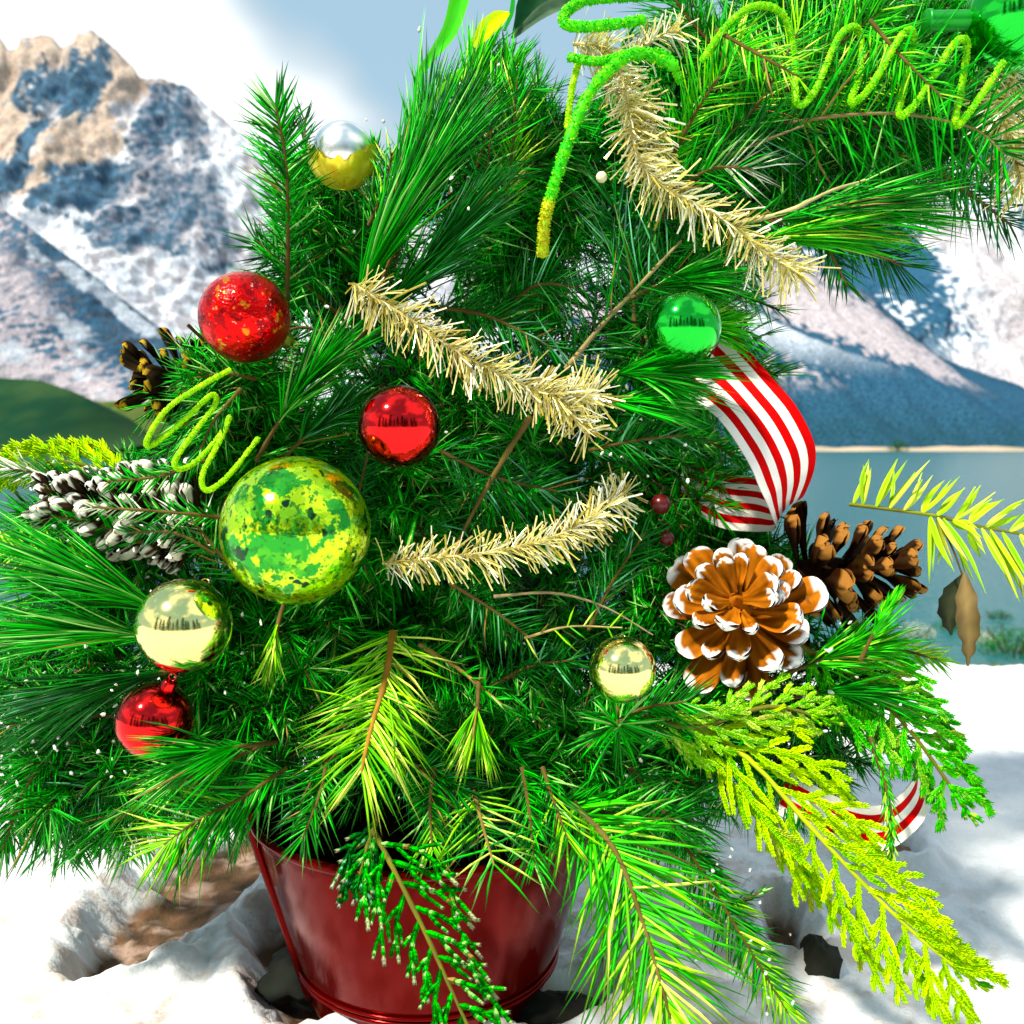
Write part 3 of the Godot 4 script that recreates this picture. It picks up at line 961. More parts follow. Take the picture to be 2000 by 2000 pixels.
# ------------------------------------------------------------------ the scene
func _ready() -> void:
	rng.seed = 20
	nz.seed = 4; nz.fractal_octaves = 3; nz.frequency = 0.01
	# camera
	var cam := Camera3D.new()
	cam.name = "camera"
	cam.keep_aspect = Camera3D.KEEP_HEIGHT
	cam.fov = rad_to_deg(atan(T)) * 2.0
	cam.near = 0.02; cam.far = 12000.0
	cam.position = Vector3(0, CAM_H, 0)
	cam.rotation.x = -atan(0.14 * T)
	var lens := CameraAttributesPhysical.new()
	lens.frustum_focal_length = 12.0 / T
	lens.frustum_focus_distance = 0.43
	lens.exposure_aperture = 12.0
	lens.frustum_near = 0.02; lens.frustum_far = 12000.0
	cam.attributes = lens
	add_child(cam)
	cam.current = true
	cam_x = cam.transform
	# sky and exposure
	var we := WorldEnvironment.new()
	we.name = "environment"
	var env := Environment.new()
	var sky := Sky.new()
	var pm := PanoramaSkyMaterial.new()
	pm.panorama = sky_texture()
	sky.sky_material = pm
	env.background_mode = Environment.BG_SKY
	env.sky = sky
	env.background_energy_multiplier = 0.72
	env.tonemap_mode = Environment.TONE_MAPPER_LINEAR
	env.tonemap_exposure = EXPO
	env.sdfgi_enabled = true; env.ssao_enabled = true; env.ssil_enabled = true
	we.environment = env
	add_child(we)
	# sun, behind the camera and a little to the left
	var sun := DirectionalLight3D.new()
	sun.name = "sun"
	sun.light_energy = SUN_E
	sun.light_color = Color(1.0, 0.96, 0.89)
	sun.light_angular_distance = 5.0
	sun.shadow_enabled = true
	add_child(sun)
	sun.look_at_from_position(Vector3.ZERO, -Vector3(-0.62, 1.08, 0.62), Vector3.UP)
	make_materials()
	M.ribbon = plain(0.7, 0.0, 0.15)
	M.rock_near = plain(0.85, 0.0, 0.3)
	landscape()
	pail()
	greenery()
	ornaments()

func landscape() -> void:
	snow_ground()
	var w := Buf.new()
	w.sheet(PackedVector3Array([Vector3(-2500, -12, -44), Vector3(2500, -12, -44), Vector3(-2500, -12, -1500), Vector3(2500, -12, -1500)]), 2, 2, PackedColorArray([Color.WHITE, Color.WHITE, Color.WHITE, Color.WHITE]), true)
	struct("lake", w, M.water)
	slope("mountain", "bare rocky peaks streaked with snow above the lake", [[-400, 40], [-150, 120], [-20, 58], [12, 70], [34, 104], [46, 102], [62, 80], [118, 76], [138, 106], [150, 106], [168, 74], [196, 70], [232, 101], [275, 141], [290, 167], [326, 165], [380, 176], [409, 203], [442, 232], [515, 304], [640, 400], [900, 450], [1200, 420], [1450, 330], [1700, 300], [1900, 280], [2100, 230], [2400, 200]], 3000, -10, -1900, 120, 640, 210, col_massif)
	slope("mountain_ridge", "wooded ridge with thin snow falling toward the lake on the left", [[-500, 60], [-200, 240], [0, 392], [100, 470], [200, 543], [300, 622], [400, 692], [480, 760], [560, 840], [640, 872]], 2000, -11, -1180, 55, 420, 170, col_left)
	slope("mountain_ridge", "blue wooded ridge falling to the right above the far shore", [[1000, 300], [1300, 360], [1500, 440], [1650, 540], [1771, 640], [1850, 690], [1900, 712], [2000, 752], [2150, 800], [2400, 850]], 1900, -10.5, -1230, 50, 440, 150, col_right)
	slope("green_hill", "low dark green spit of land by the lake on the left", [[-500, 700], [-150, 722], [0, 738], [80, 742], [150, 765], [200, 795], [260, 850], [290, 866]], 800, -11.9, -620, 4, 120, 40, col_green, 1.0)
	slope("green_hill", "lighter grassy spit beyond the dark one on the left", [[140, 800], [180, 785], [260, 782], [330, 800], [420, 850], [470, 870]], 950, -11.9, -800, 3, 80, 30, func(_p, x, y, _v, _b): return mixc(Color(0.035, 0.08, 0.02), Color(0.09, 0.11, 0.03), 0.5 + n2(x, y, 6.0)), 1.0)
	# the pale beach of the far shore
	var sb := Buf.new()
	var vp := PackedVector3Array(); var cs := PackedColorArray()
	for j in 8:
		for i in 60:
			var x := lerpf(-400.0, 900.0, i / 59.0)
			var t := j / 7.0
			vp.push_back(Vector3(x, lerpf(-12.3, -8.5 + 5.0 * nz.get_noise_2d(x * 1.2, 9.0), t) + nz.get_noise_2d(x * 8.0, j * 20.0) * 1.0 * t, -1050.0 - t * 170.0 + nz.get_noise_2d(x * 3.0, 4.0) * 30.0))
			cs.push_back(mixc(Color(0.48, 0.37, 0.26), Color(0.30, 0.25, 0.17), rng.randf()))
	sb.sheet(vp, 60, 8, cs, true)
	struct("beach", sb, M.rock_near)
	shrub("dark round bush on the pale far shore of the lake", Vector3((1765 - 1000) * 0.00052 * 1080, -11.6, -1075), 24, 13, "dark", 1400)
	for q in [[1880, 62.0, 1.9, "mid", "tawny green shrub below the hanging brown leaf"], [1935, 58.0, 1.5, "frost", "pale dry shrub on the near shore between two green shrubs"], [1990, 55.0, 2.4, "mid", "shrub at the right edge where snow meets the lake"], [1800, 60.0, 1.6, "frost", "low pale shrub behind the brown cone's tip"], [1960, 66.0, 1.3, "dark", "small dark shrub at the water's edge"]]:
		var x: float = (q[0] - 1000.0) / 1000.0 * T * q[1]
		shrub(q[4], Vector3(x, ground_h(x, -q[1]) - 0.1, -q[1]), q[2] * 1.8, q[2], q[3], 1500)
	var ub := Buf.new()
	for j in 5200:
		var z := -rng.randf_range(30.0, 69.0)
		var x := rng.randf_range(-0.6, 0.62) * -z
		var p := Vector3(x, ground_h(x, z) - 0.05, z)
		if nz.get_noise_2d(x * 60.0, z * 60.0) < -0.05: continue
		for k in 5:
			ub.needle(p + Vector3(gauss(), 0, gauss()) * 0.12, Vector3(gauss() * 0.35, 1, gauss() * 0.35).normalized(), rng.randf_range(0.25, 0.8), 0.022, Vector3(gauss(), -0.2, gauss()) * 0.2, mixc(Color(0.24, 0.22, 0.10), Color(0.07, 0.13, 0.04), rng.randf()))
	var uo := part("shore_grass", ub, M.frond, self, true)
	uo.set_meta("label", "dry tawny grass on the near shore of the lake"); uo.set_meta("category", "grass")
	for k in 15:  # added row out of view, gives the baubles a dark band to mirror
		conifer(Vector3(-8.5 + k * 1.25 + rng.randf_range(-0.3, 0.3), 0.0, rng.randf_range(5.5, 8.0)), rng.randf_range(2.8, 4.8))
	stone("dark wedge of stone in the snow below the lime cedar frond", G(1592, 1895) + Vector3(0, 0.002, 0), Vector3(0.012, 0.014, 0.012), Color(0.02, 0.022, 0.014), 1.0)
	stone("brown stone half under snow right of the low ribbon", G(1742, 1668), Vector3(0.012, 0.006, 0.012), Color(0.15, 0.09, 0.06), 5.0)
	stone("black lump painting the shade of a snow hole left of the pail", G(590, 1905), Vector3(0.02, 0.012, 0.022), Color(0.012, 0.014, 0.01), 9.0)  # lump in place of a dark hole, shade put into its colour
	stone("dark lump painting the shade of a snow hole at the right foot of the pail", G(1085, 1975), Vector3(0.022, 0.008, 0.012), Color(0.014, 0.014, 0.012), 14.0)  # another snow hole, its darkness painted as a lump

func conifer(at: Vector3, h: float) -> void:  # unseen tree added for reflections and to cut sky light from behind
	var o := thing("added_conifer", "added unseen conifer behind the viewer, put there to darken the bauble reflections", "tree", at, "added conifers behind the viewer")
	var t := Buf.new(); var b := Buf.new()
	t.tube([at, at + Vector3(0, h * 0.5, 0), at + Vector3(0.02, h, 0)], [h * 0.03, h * 0.018, h * 0.004], 7, [Color(0.07, 0.045, 0.025)])
	for j in 90:
		var f := 0.08 + 0.9 * j / 90.0
		var a := j * 2.39996 + gauss() * 0.2
		var L := h * 0.26 * (1.05 - f) * rng.randf_range(0.75, 1.2)
		var p := at + Vector3(0, h * f, 0)
		var d := Vector3(cos(a), -0.25 + 0.3 * f, sin(a)).normalized()
		b.tube([p, p + d * L], [h * 0.004, h * 0.002], 4, [Color(0.07, 0.045, 0.025)])
		for k in 26:
			var q := p + d * L * rng.randf_range(0.15, 1.0)
			b.needle(q, (d + Vector3(gauss() * 0.6, gauss() * 0.25 - 0.2, gauss() * 0.6)).normalized(), h * rng.randf_range(0.035, 0.07), h * 0.008, Vector3.ZERO, pick("dark"), 0.5)
	part("trunk", t, M.stem, o)
	part("crown", b, M.needle, o, true)

func pail() -> void:
	var c := P(836, 1562, 0.50)
	var by := P(833, 1925, 0.50).y
	var R := PX(332, 0.5); var r := PX(232, 0.5)
	var H := c.y - by
	var base := Vector3(c.x, by, c.z)
	var o := thing("metal_pail", "shiny red metal pail holding the arrangement on the snow", "pail", base)
	var b := Buf.new()
	var prof := [Vector2(0.00001, 0.004), Vector2(r * 0.9, 0.004), Vector2(r * 0.95, 0.0), Vector2(r, 0.0), Vector2(r * 1.01, 0.002)]
	for k in 13: prof.append(Vector2(lerpf(r, R, k / 12.0) + 0.0012 * sin(k / 12.0 * PI), lerpf(0.004, H, k / 12.0)))
	for k in 7: prof.append(Vector2(lerpf(R, r, k / 6.0) - 0.0014, lerpf(H, 0.007, k / 6.0)))
	prof.append(Vector2(0.00001, 0.0065))
	lathe(b, prof, 96, [Color.WHITE], base)
	part("body", b, M.pail, o)
	for q in [[1.0, "rim", 0.0023], [0.17, "bead", 0.0013], [0.20, "bead", 0.0009]]:
		var ring := []
		for k in 96:
			var a := TAU * k / 96
			var rr := lerpf(r, R, q[0]) + (0.0006 if q[1] == "bead" else 0.0)
			ring.append(base + Vector3(cos(a) * rr, q[0] * H, sin(a) * rr))
		var t := Buf.new()
		t.tube(ring, [q[2]], 10, [Color.WHITE], true)
		part(q[1], t, M.pail, o)
	# the folded seam down the left side
	var s := Buf.new()
	var a0 := PI - 0.40
	var sp := []
	for k in 12:
		var f := k / 11.0
		var rr := lerpf(r, R, f) + 0.0012
		sp.append(base + Vector3(cos(a0) * rr, lerpf(0.004, H - 0.002, f), sin(a0) * rr))
	s.tube(sp, [0.0022], 8, [Color.WHITE])
	part("seam", s, M.pail, o)
	# core added behind the stems to block background light through the gaps
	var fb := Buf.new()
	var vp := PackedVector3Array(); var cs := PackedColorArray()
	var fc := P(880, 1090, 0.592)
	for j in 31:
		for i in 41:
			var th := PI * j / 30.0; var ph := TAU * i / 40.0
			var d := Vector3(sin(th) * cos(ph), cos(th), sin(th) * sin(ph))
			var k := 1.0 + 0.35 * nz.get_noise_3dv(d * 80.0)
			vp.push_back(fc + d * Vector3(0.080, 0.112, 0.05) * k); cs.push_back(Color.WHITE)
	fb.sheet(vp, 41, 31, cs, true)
	var fo := part("added_core", fb, M.backing, self)
	fo.set_meta("label", "added green core behind the needles above the pail, blocking light through gaps"); fo.set_meta("category", "floral foam")

func greenery() -> void:
	filler("evergreen sprigs packed in the middle of the arrangement", P(885, 1030, 0.556), Vector3(0.120, 0.162, 0.048), 560, "bright", 0.016, 60)
	filler("bright green sprigs massed along the top right edge", P(1640, 165, 0.512), Vector3(0.100, 0.050, 0.028), 330, "bright", 0.018, 20)
	filler("dark green sprigs massed on the left behind the red and gold baubles", P(180, 1330, 0.515), Vector3(0.068, 0.060, 0.03), 130, "bright", 0.017, 60)
	filler("dark green sprigs hanging over the rim of the pail", P(930, 1475, 0.495), Vector3(0.108, 0.022, 0.03), 110, "bright", 0.016, 20)
	filler("green sprigs under the snow tipped cone on the right", P(1500, 1370, 0.50), Vector3(0.06, 0.045, 0.03), 120, "bright", 0.016, 30)
	filler("green sprigs around the small green bauble", P(1330, 640, 0.53), Vector3(0.04, 0.065, 0.03), 120, "bright", 0.016, 0)
	filler("dark sprigs packed behind the striped ribbon", P(1310, 930, 0.53), Vector3(0.030, 0.045, 0.025), 110, "bright", 0.016, 8)
	filler("dark sprigs packed behind the white scaled cone", P(260, 1030, 0.51), Vector3(0.052, 0.030, 0.02), 120, "bright", 0.016, 30)
	filler("green sprigs between the pine sweep and the thick glitter stem", P(1020, 380, 0.51), Vector3(0.036, 0.055, 0.025), 140, "bright", 0.017, 6)
	filler("dark sprigs behind the two cones on the right", P(1380, 1150, 0.53), Vector3(0.05, 0.045, 0.025), 150, "bright", 0.016, 10)
	filler("dark sprigs close behind the shiny red bauble", P(830, 930, 0.505), Vector3(0.060, 0.055, 0.02), 120, "bright", 0.018, 6)
	filler("dark sprigs between the gold bauble and the yellow green fir", P(500, 1330, 0.505), Vector3(0.042, 0.052, 0.025), 190, "bright", 0.017, 10)
	filler("dark sprigs massed over the snow at lower left", P(210, 1480, 0.475), Vector3(0.060, 0.018, 0.02), 120, "bright", 0.018, 30)
	filler("dark sprigs at the right of the pail below the small gold bauble", P(1180, 1480, 0.49), Vector3(0.045, 0.030, 0.02), 120, "bright", 0.017, 14)
	filler("green sprigs under the silver and gold bauble at the top left", P(650, 470, 0.50), Vector3(0.022, 0.036, 0.02), 90, "bright", 0.016, 8)
	filler("green sprigs behind the wide tinsel at the top right", P(1330, 300, 0.52), Vector3(0.060, 0.060, 0.025), 150, "bright", 0.018, 10)
	filler("green sprigs behind the looping wire on the left", P(480, 850, 0.50), Vector3(0.026, 0.036, 0.02), 100, "bright", 0.016, 6)
	filler("green sprigs half hiding the gold tipped cone", P(440, 745, 0.462), Vector3(0.015, 0.014, 0.008), 36, "bright", 0.014, 4)
	var rows := [
		# left and top left
		{"n": "fir_sprig", "l": "upright fir sprig at the top left against the sky", "p": [[560, 640, 0.47], [562, 420, 0.45], [556, 300, 0.445], [538, 205, 0.44]], "k": "fir", "nl": 92, "a": 52, "den": 62, "c": "bright", "w": 2.8},
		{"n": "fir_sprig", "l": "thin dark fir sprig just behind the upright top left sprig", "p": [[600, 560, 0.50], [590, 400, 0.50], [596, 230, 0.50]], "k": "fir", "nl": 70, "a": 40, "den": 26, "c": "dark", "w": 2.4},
		{"n": "fir_sprig", "l": "dark fir sprig between the glitter red bauble and the gold tinsel", "p": [[690, 640, 0.49], [600, 560, 0.475], [500, 470, 0.465]], "k": "fir", "nl": 95, "a": 55, "den": 55, "c": "mid"},
		{"n": "fir_sprig", "l": "green sprig right of the silver and gold bauble", "p": [[760, 520, 0.48], [730, 400, 0.465], [735, 290, 0.46]], "k": "brush", "nl": 60, "a": 42, "den": 75, "c": "bright"},
		# the long pine sweep at top centre
		{"n": "pine_sprig", "l": "long needled pine bunch sweeping up from the tinsel to the sky", "p": [[640, 700, 0.48], [720, 540, 0.45], [800, 380, 0.44]], "k": "pine", "nl": 290, "a": 13, "den": 36, "c": "bright", "w": 2.3},
		{"n": "pine_sprig", "l": "pine bunch with highest tips beneath the yellow bud", "p": [[720, 620, 0.48], [790, 440, 0.455], [860, 300, 0.45]], "k": "pine", "nl": 250, "a": 14, "den": 34, "c": "mid", "w": 2.3, "fl": 14},
		{"n": "pine_sprig", "l": "pine bunch leaning right under the thick glitter stem", "p": [[660, 700, 0.47], [780, 580, 0.445], [880, 470, 0.435]], "k": "pine", "nl": 230, "a": 15, "den": 32, "c": "mid", "w": 2.2},
		{"n": "pine_sprig", "l": "darker pine bunch rising behind the silver and gold bauble", "p": [[760, 560, 0.50], [800, 400, 0.49], [830, 250, 0.485]], "k": "pine", "nl": 190, "a": 18, "den": 34, "c": "bright", "w": 2.3},
		{"n": "pine_sprig", "l": "short bright pine tuft under the yellow bud at the top", "p": [[880, 380, 0.48], [900, 250, 0.475], [925, 150, 0.47]], "k": "pine", "nl": 130, "a": 17, "den": 38, "c": "neon", "w": 2.4, "fl": 12},
		{"n": "fir_sprig", "l": "yellow green fir tips between the pine bunch and the top tinsel", "p": [[985, 420, 0.47], [1000, 300, 0.46], [1010, 150, 0.455]], "k": "fir", "nl": 95, "a": 33, "den": 44, "c": "lime", "c2": "bright"},
		{"n": "fir_sprig", "l": "green fir sprig reaching right from the pine bunch to the glitter stem", "p": [[880, 500, 0.455], [940, 380, 0.445], [960, 250, 0.445]], "k": "fir", "nl": 165, "a": 62, "den": 34, "c": "bright", "w": 2.5},
		{"n": "fir_sprig", "l": "dark green fir sprig left of the tan stem over the center", "p": [[960, 640, 0.46], [1040, 560, 0.45], [1130, 560, 0.445]], "k": "fir", "nl": 110, "a": 50, "den": 46, "c": "mid"},
		{"n": "fir_sprig", "l": "fir sprig pointing down right above the long tinsel", "p": [[860, 600, 0.455], [960, 620, 0.445], [1080, 680, 0.44]], "k": "fir", "nl": 95, "a": 45, "den": 50, "c": "mid"},
		{"n": "fir_sprig", "l": "fir sprig with a bare tan stem between tinsel and small green bauble", "p": [[1105, 720, 0.44], [1180, 630, 0.435], [1260, 545, 0.435], [1330, 470, 0.44]], "k": "fir", "nl": 165, "a": 62, "den": 26, "c": "mid", "sw": 6, "bark": Color(0.28, 0.22, 0.09), "w": 2.6},
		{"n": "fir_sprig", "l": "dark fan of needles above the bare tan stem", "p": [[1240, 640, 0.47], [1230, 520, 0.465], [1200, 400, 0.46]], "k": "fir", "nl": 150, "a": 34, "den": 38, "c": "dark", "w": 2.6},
		{"n": "pine_sprig", "l": "bright pine tuft right of the yellow bud below the dark leaves", "p": [[930, 330, 0.475], [965, 230, 0.47], [990, 140, 0.468]], "k": "pine", "nl": 110, "a": 20, "den": 50, "c": "neon", "c2": "lime", "w": 2.4},
		# the right hand top branch
		{"n": "fir_branch", "l": "broad fir branch whose needles hang like a comb under the coiled wire", "p": [[1540, 240, 0.45], [1640, 226, 0.442], [1760, 222, 0.437], [1900, 250, 0.433], [1960, 300, 0.432]], "k": "fir", "nl": 185, "a": 72, "den": 34, "c": "bright", "w": 3.6, "roll": 0.02, "bark": Color(0.20, 0.15, 0.05), "cat": "fir branch"},
		{"n": "fir_branch", "l": "fir branch of long needles sweeping flat to the right under the comb", "p": [[1430, 446, 0.458], [1510, 432, 0.450], [1590, 418, 0.446], [1660, 410, 0.445]], "k": "pine", "nl": 240, "a": 13, "den": 60, "c": "bright", "w": 2.8, "sw": 5, "cat": "fir branch"},
		{"n": "bare_twig", "l": "tan twig slanting up above the flat sweeping branch", "p": [[1440, 438, 0.437], [1540, 412, 0.433], [1620, 374, 0.431], [1690, 352, 0.433]], "k": "fir", "nl": 100, "a": 40, "den": 8, "c": "bright", "sw": 6, "bark": Color(0.42, 0.36, 0.16), "cat": "twig"},
		{"n": "fir_branch", "l": "lower flat branch of long needles above the mountain on the right", "p": [[1400, 480, 0.46], [1500, 465, 0.452], [1600, 452, 0.45]], "k": "pine", "nl": 210, "a": 14, "den": 60, "c": "neon", "w": 2.8, "cat": "fir branch"},
		{"n": "fir_sprig", "l": "small sprig with pale stem left of the comb branch", "p": [[1420, 305, 0.455], [1480, 280, 0.45], [1570, 245, 0.445]], "k": "fir", "nl": 120, "a": 58, "den": 40, "c": "mid", "bark": Color(0.24, 0.2, 0.09)},
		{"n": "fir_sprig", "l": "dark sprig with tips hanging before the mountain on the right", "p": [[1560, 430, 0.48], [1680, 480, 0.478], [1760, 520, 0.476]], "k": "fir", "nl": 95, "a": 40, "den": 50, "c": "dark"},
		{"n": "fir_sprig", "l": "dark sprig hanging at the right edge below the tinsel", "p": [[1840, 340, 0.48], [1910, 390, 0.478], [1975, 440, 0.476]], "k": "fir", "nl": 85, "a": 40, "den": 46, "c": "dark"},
		{"n": "fir_sprig", "l": "drooping sprig right of the lowest tinsel end", "p": [[1560, 400, 0.455], [1610, 470, 0.45], [1655, 560, 0.448]], "k": "fir", "nl": 70, "a": 35, "den": 40, "c": "mid"},
		{"n": "fir_sprig", "l": "bright sprig leaning right from the top tinsel", "p": [[1300, 330, 0.455], [1370, 200, 0.445], [1450, 90, 0.44]], "k": "fir", "nl": 120, "a": 45, "den": 52, "c": "neon", "c2": "lime"},
		{"n": "fir_sprig", "l": "bright sprig under the first arch of the coiled wire", "p": [[1390, 300, 0.46], [1490, 190, 0.45], [1560, 60, 0.45]], "k": "fir", "nl": 130, "a": 48, "den": 52, "c": "bright", "c2": "lime"},
		{"n": "fir_sprig", "l": "bright sprig at the top edge between the coils", "p": [[1480, 230, 0.47], [1600, 120, 0.46], [1720, 20, 0.46]], "k": "fir", "nl": 130, "a": 50, "den": 56, "c": "neon"},
		{"n": "fir_sprig", "l": "top edge sprig leaning left over the flat wire loop", "p": [[1420, 120, 0.47], [1340, 30, 0.465], [1290, -50, 0.46]], "k": "fir", "nl": 120, "a": 42, "den": 52, "c": "bright"},
		{"n": "fir_sprig", "l": "yellow green sprig behind the coiled wire's middle", "p": [[1530, 240, 0.465], [1640, 170, 0.46], [1760, 130, 0.46]], "k": "fir", "nl": 110, "a": 50, "den": 52, "c": "lime", "c2": "bright"},
		{"n": "fir_sprig", "l": "green sprig below the neck of the big top right bauble", "p": [[1700, 250, 0.47], [1800, 200, 0.465], [1900, 190, 0.46]], "k": "brush", "nl": 90, "a": 50, "den": 60, "c": "mid"},
		{"n": "fir_sprig", "l": "sprig with frosted tips right of the tinsel's upper bend", "p": [[1300, 380, 0.45], [1390, 330, 0.44], [1470, 330, 0.438]], "k": "fir", "nl": 105, "a": 45, "den": 42, "c": "bright", "c2": "frost"},
		{"n": "fir_sprig", "l": "green sprig crossing below the tinsel's upper bend", "p": [[1280, 430, 0.46], [1370, 400, 0.452], [1480, 420, 0.45]], "k": "fir", "nl": 110, "a": 48, "den": 42, "c": "mid"},
		# around the small green bauble and the ribbon
		{"n": "pine_sprig", "l": "long needles fanning right above the small green bauble", "p": [[1220, 590, 0.46], [1290, 555, 0.45], [1350, 540, 0.448]], "k": "pine", "nl": 170, "a": 24, "den": 46, "c": "bright", "w": 2.5},
		{"n": "pine_sprig", "l": "long needles behind the small green bauble tipped yellow", "p": [[1260, 660, 0.468], [1340, 640, 0.46], [1400, 640, 0.458]], "k": "pine", "nl": 120, "a": 26, "den": 44, "c": "neon", "w": 2.5},
		{"n": "pine_sprig", "l": "long needles lying over the top of the striped ribbon", "p": [[1140, 740, 0.455], [1220, 730, 0.44], [1290, 730, 0.432]], "k": "pine", "nl": 170, "a": 15, "den": 50, "c": "bright", "w": 2.5},
		{"n": "pine_sprig", "l": "long needles under the small green bauble pointing right", "p": [[1120, 790, 0.458], [1200, 785, 0.445], [1260, 780, 0.44]], "k": "pine", "nl": 160, "a": 17, "den": 46, "c": "bright", "w": 2.5},
		{"n": "fir_sprig", "l": "dark sprig with snow flecks left of the ribbon's lower fold", "p": [[1150, 880, 0.465], [1240, 860, 0.455], [1340, 850, 0.45]], "k": "fir", "nl": 90, "a": 45, "den": 52, "c": "mid", "fl": 16},
		{"n": "fir_sprig", "l": "green sprig seen through the ribbon loop", "p": [[1340, 850, 0.50], [1400, 870, 0.495], [1450, 900, 0.49]], "k": "brush", "nl": 45, "a": 50, "den": 70, "c": "bright"},
		# centre
		{"n": "fir_sprig", "l": "dark sprig with brown stem running down from tinsel to tinsel", "p": [[1035, 815, 0.43], [975, 910, 0.43], [930, 990, 0.435], [885, 1075, 0.44]], "k": "fir", "nl": 120, "a": 68, "den": 17, "c": "dark", "sw": 7, "bark": Color(0.13, 0.09, 0.02)},
		{"n": "fir_sprig", "l": "dark sprig right of the shiny red bauble with level needles", "p": [[860, 880, 0.46], [960, 930, 0.455], [1090, 960, 0.45]], "k": "fir", "nl": 110, "a": 40, "den": 36, "c": "mid"},
		{"n": "pine_sprig", "l": "pine tuft under the glitter red bauble sweeping up right", "p": [[500, 900, 0.46], [560, 800, 0.447], [620, 720, 0.44]], "k": "pine", "nl": 190, "a": 20, "den": 40, "c": "bright", "w": 2.3},
		{"n": "pine_sprig", "l": "pine tuft left of the shiny red bauble with bluish needles", "p": [[520, 930, 0.465], [600, 850, 0.455], [660, 810, 0.45]], "k": "pine", "nl": 140, "a": 24, "den": 36, "c": "mid", "w": 2.2},
		{"n": "fir_sprig", "l": "sparse sprig under the glitter red bauble with white flecks", "p": [[700, 690, 0.47], [600, 640, 0.46], [530, 660, 0.455]], "k": "fir", "nl": 70, "a": 50, "den": 36, "c": "mid", "fl": 22},
		{"n": "fir_sprig", "l": "dark sprig between the shiny red bauble and the big green one", "p": [[640, 1130, 0.47], [690, 1000, 0.465], [720, 880, 0.46]], "k": "fir", "nl": 70, "a": 50, "den": 34, "c": "dark"},
		{"n": "bare_twig", "l": "thin bare twig arching over toward the snow tipped cone", "p": [[965, 1165, 0.43], [1080, 1158, 0.425], [1180, 1185, 0.425], [1275, 1240, 0.43]], "k": "fir", "nl": 40, "a": 40, "den": 5, "c": "mid", "sw": 3.4, "bark": Color(0.26, 0.21, 0.10), "cat": "twig"},
		{"n": "bare_twig", "l": "short bare tan twig above the small gold bauble", "p": [[1025, 1246, 0.425], [1110, 1224, 0.42], [1215, 1226, 0.42]], "k": "fir", "nl": 60, "a": 60, "den": 5, "c": "lime", "sw": 3.0, "bark": Color(0.36, 0.28, 0.10), "cat": "twig"},
		{"n": "fir_sprig", "l": "upright green sprig left of the snow tipped cone", "p": [[1150, 1230, 0.455], [1200, 1130, 0.45], [1260, 1040, 0.45]], "k": "fir", "nl": 100, "a": 32, "den": 34, "c": "mid"},
		{"n": "fir_sprig", "l": "dark sprig below the lower tinsel with down pointing needles", "p": [[880, 1140, 0.455], [960, 1190, 0.445], [1040, 1250, 0.44]], "k": "fir", "nl": 95, "a": 60, "den": 34, "c": "mid"},
		{"n": "fir_sprig", "l": "dark sprig filling the space left of the small gold bauble", "p": [[960, 1340, 0.455], [1040, 1300, 0.44], [1120, 1290, 0.432]], "k": "brush", "nl": 75, "a": 52, "den": 42, "c": "mid"},
		{"n": "fir_sprig", "l": "brown tipped sprig right of the yellow green fir", "p": [[820, 1260, 0.44], [900, 1310, 0.43], [990, 1385, 0.425]], "k": "brush", "nl": 60, "a": 58, "den": 34, "c": "bright", "sw": 5, "bark": Color(0.30, 0.18, 0.04)},
		{"n": "fir_sprig", "l": "tuft of pale needles pointing down between yellow green fir and pail", "p": [[935, 1330, 0.425], [932, 1390, 0.415], [930, 1420, 0.412]], "k": "pine", "nl": 125, "a": 26, "den": 34, "c": "lime", "c2": "bright", "w": 2.6},
		{"n": "pine_sprig", "l": "star shaped burst of needles below the small gold bauble", "p": [[1205, 1380, 0.42], [1206, 1410, 0.415], [1208, 1424, 0.412]], "k": "pine", "nl": 130, "a": 85, "den": 90, "c": "bright", "w": 3.0},
		{"n": "fir_sprig", "l": "green sprig right of the small gold bauble meeting the cedar", "p": [[1150, 1460, 0.44], [1240, 1390, 0.428], [1340, 1370, 0.42]], "k": "fir", "nl": 105, "a": 45, "den": 40, "c": "bright"},
		# the front yellow fir
		{"n": "fir_sprig", "l": "yellow green fir sprig with brown stem at front above the pail", "p": [[768, 1235, 0.43], [752, 1330, 0.41], [728, 1410, 0.40], [706, 1505, 0.392]], "k": "fir", "nl": 150, "a": 56, "den": 52, "c": "lime", "w": 3.0, "sw": 8, "bark": Color(0.30, 0.15, 0.015)},
		{"n": "fir_sprig", "l": "green fir tips below the big green bauble", "p": [[560, 1160, 0.45], [540, 1230, 0.44], [530, 1290, 0.438]], "k": "pine", "nl": 80, "a": 22, "den": 24, "c": "lime", "c2": "bright", "w": 2.6},
		{"n": "fir_sprig", "l": "sparse twig of light needles under the white scaled cone", "p": [[480, 1140, 0.44], [420, 1070, 0.435], [370, 1010, 0.435]], "k": "fir", "nl": 90, "a": 40, "den": 22, "c": "bright", "c2": "frost"},
		# left
		{"n": "pine_sprig", "l": "long soft pine spray streaming left above the gold bauble", "p": [[420, 1240, 0.455], [290, 1180, 0.44], [170, 1130, 0.435]], "k": "pine", "nl": 270, "a": 16, "den": 40, "c": "bright", "w": 2.2},
		{"n": "pine_sprig", "l": "long soft pine spray level with the gold bauble at the left edge", "p": [[400, 1270, 0.455], [270, 1240, 0.44], [150, 1230, 0.435]], "k": "pine", "nl": 260, "a": 15, "den": 38, "c": "bright", "w": 2.2},
		{"n": "pine_sprig", "l": "pine spray streaming down left beside the low red bauble", "p": [[420, 1290, 0.455], [290, 1320, 0.442], [180, 1350, 0.438]], "k": "pine", "nl": 240, "a": 16, "den": 36, "c": "mid", "w": 2.2, "fl": 26},
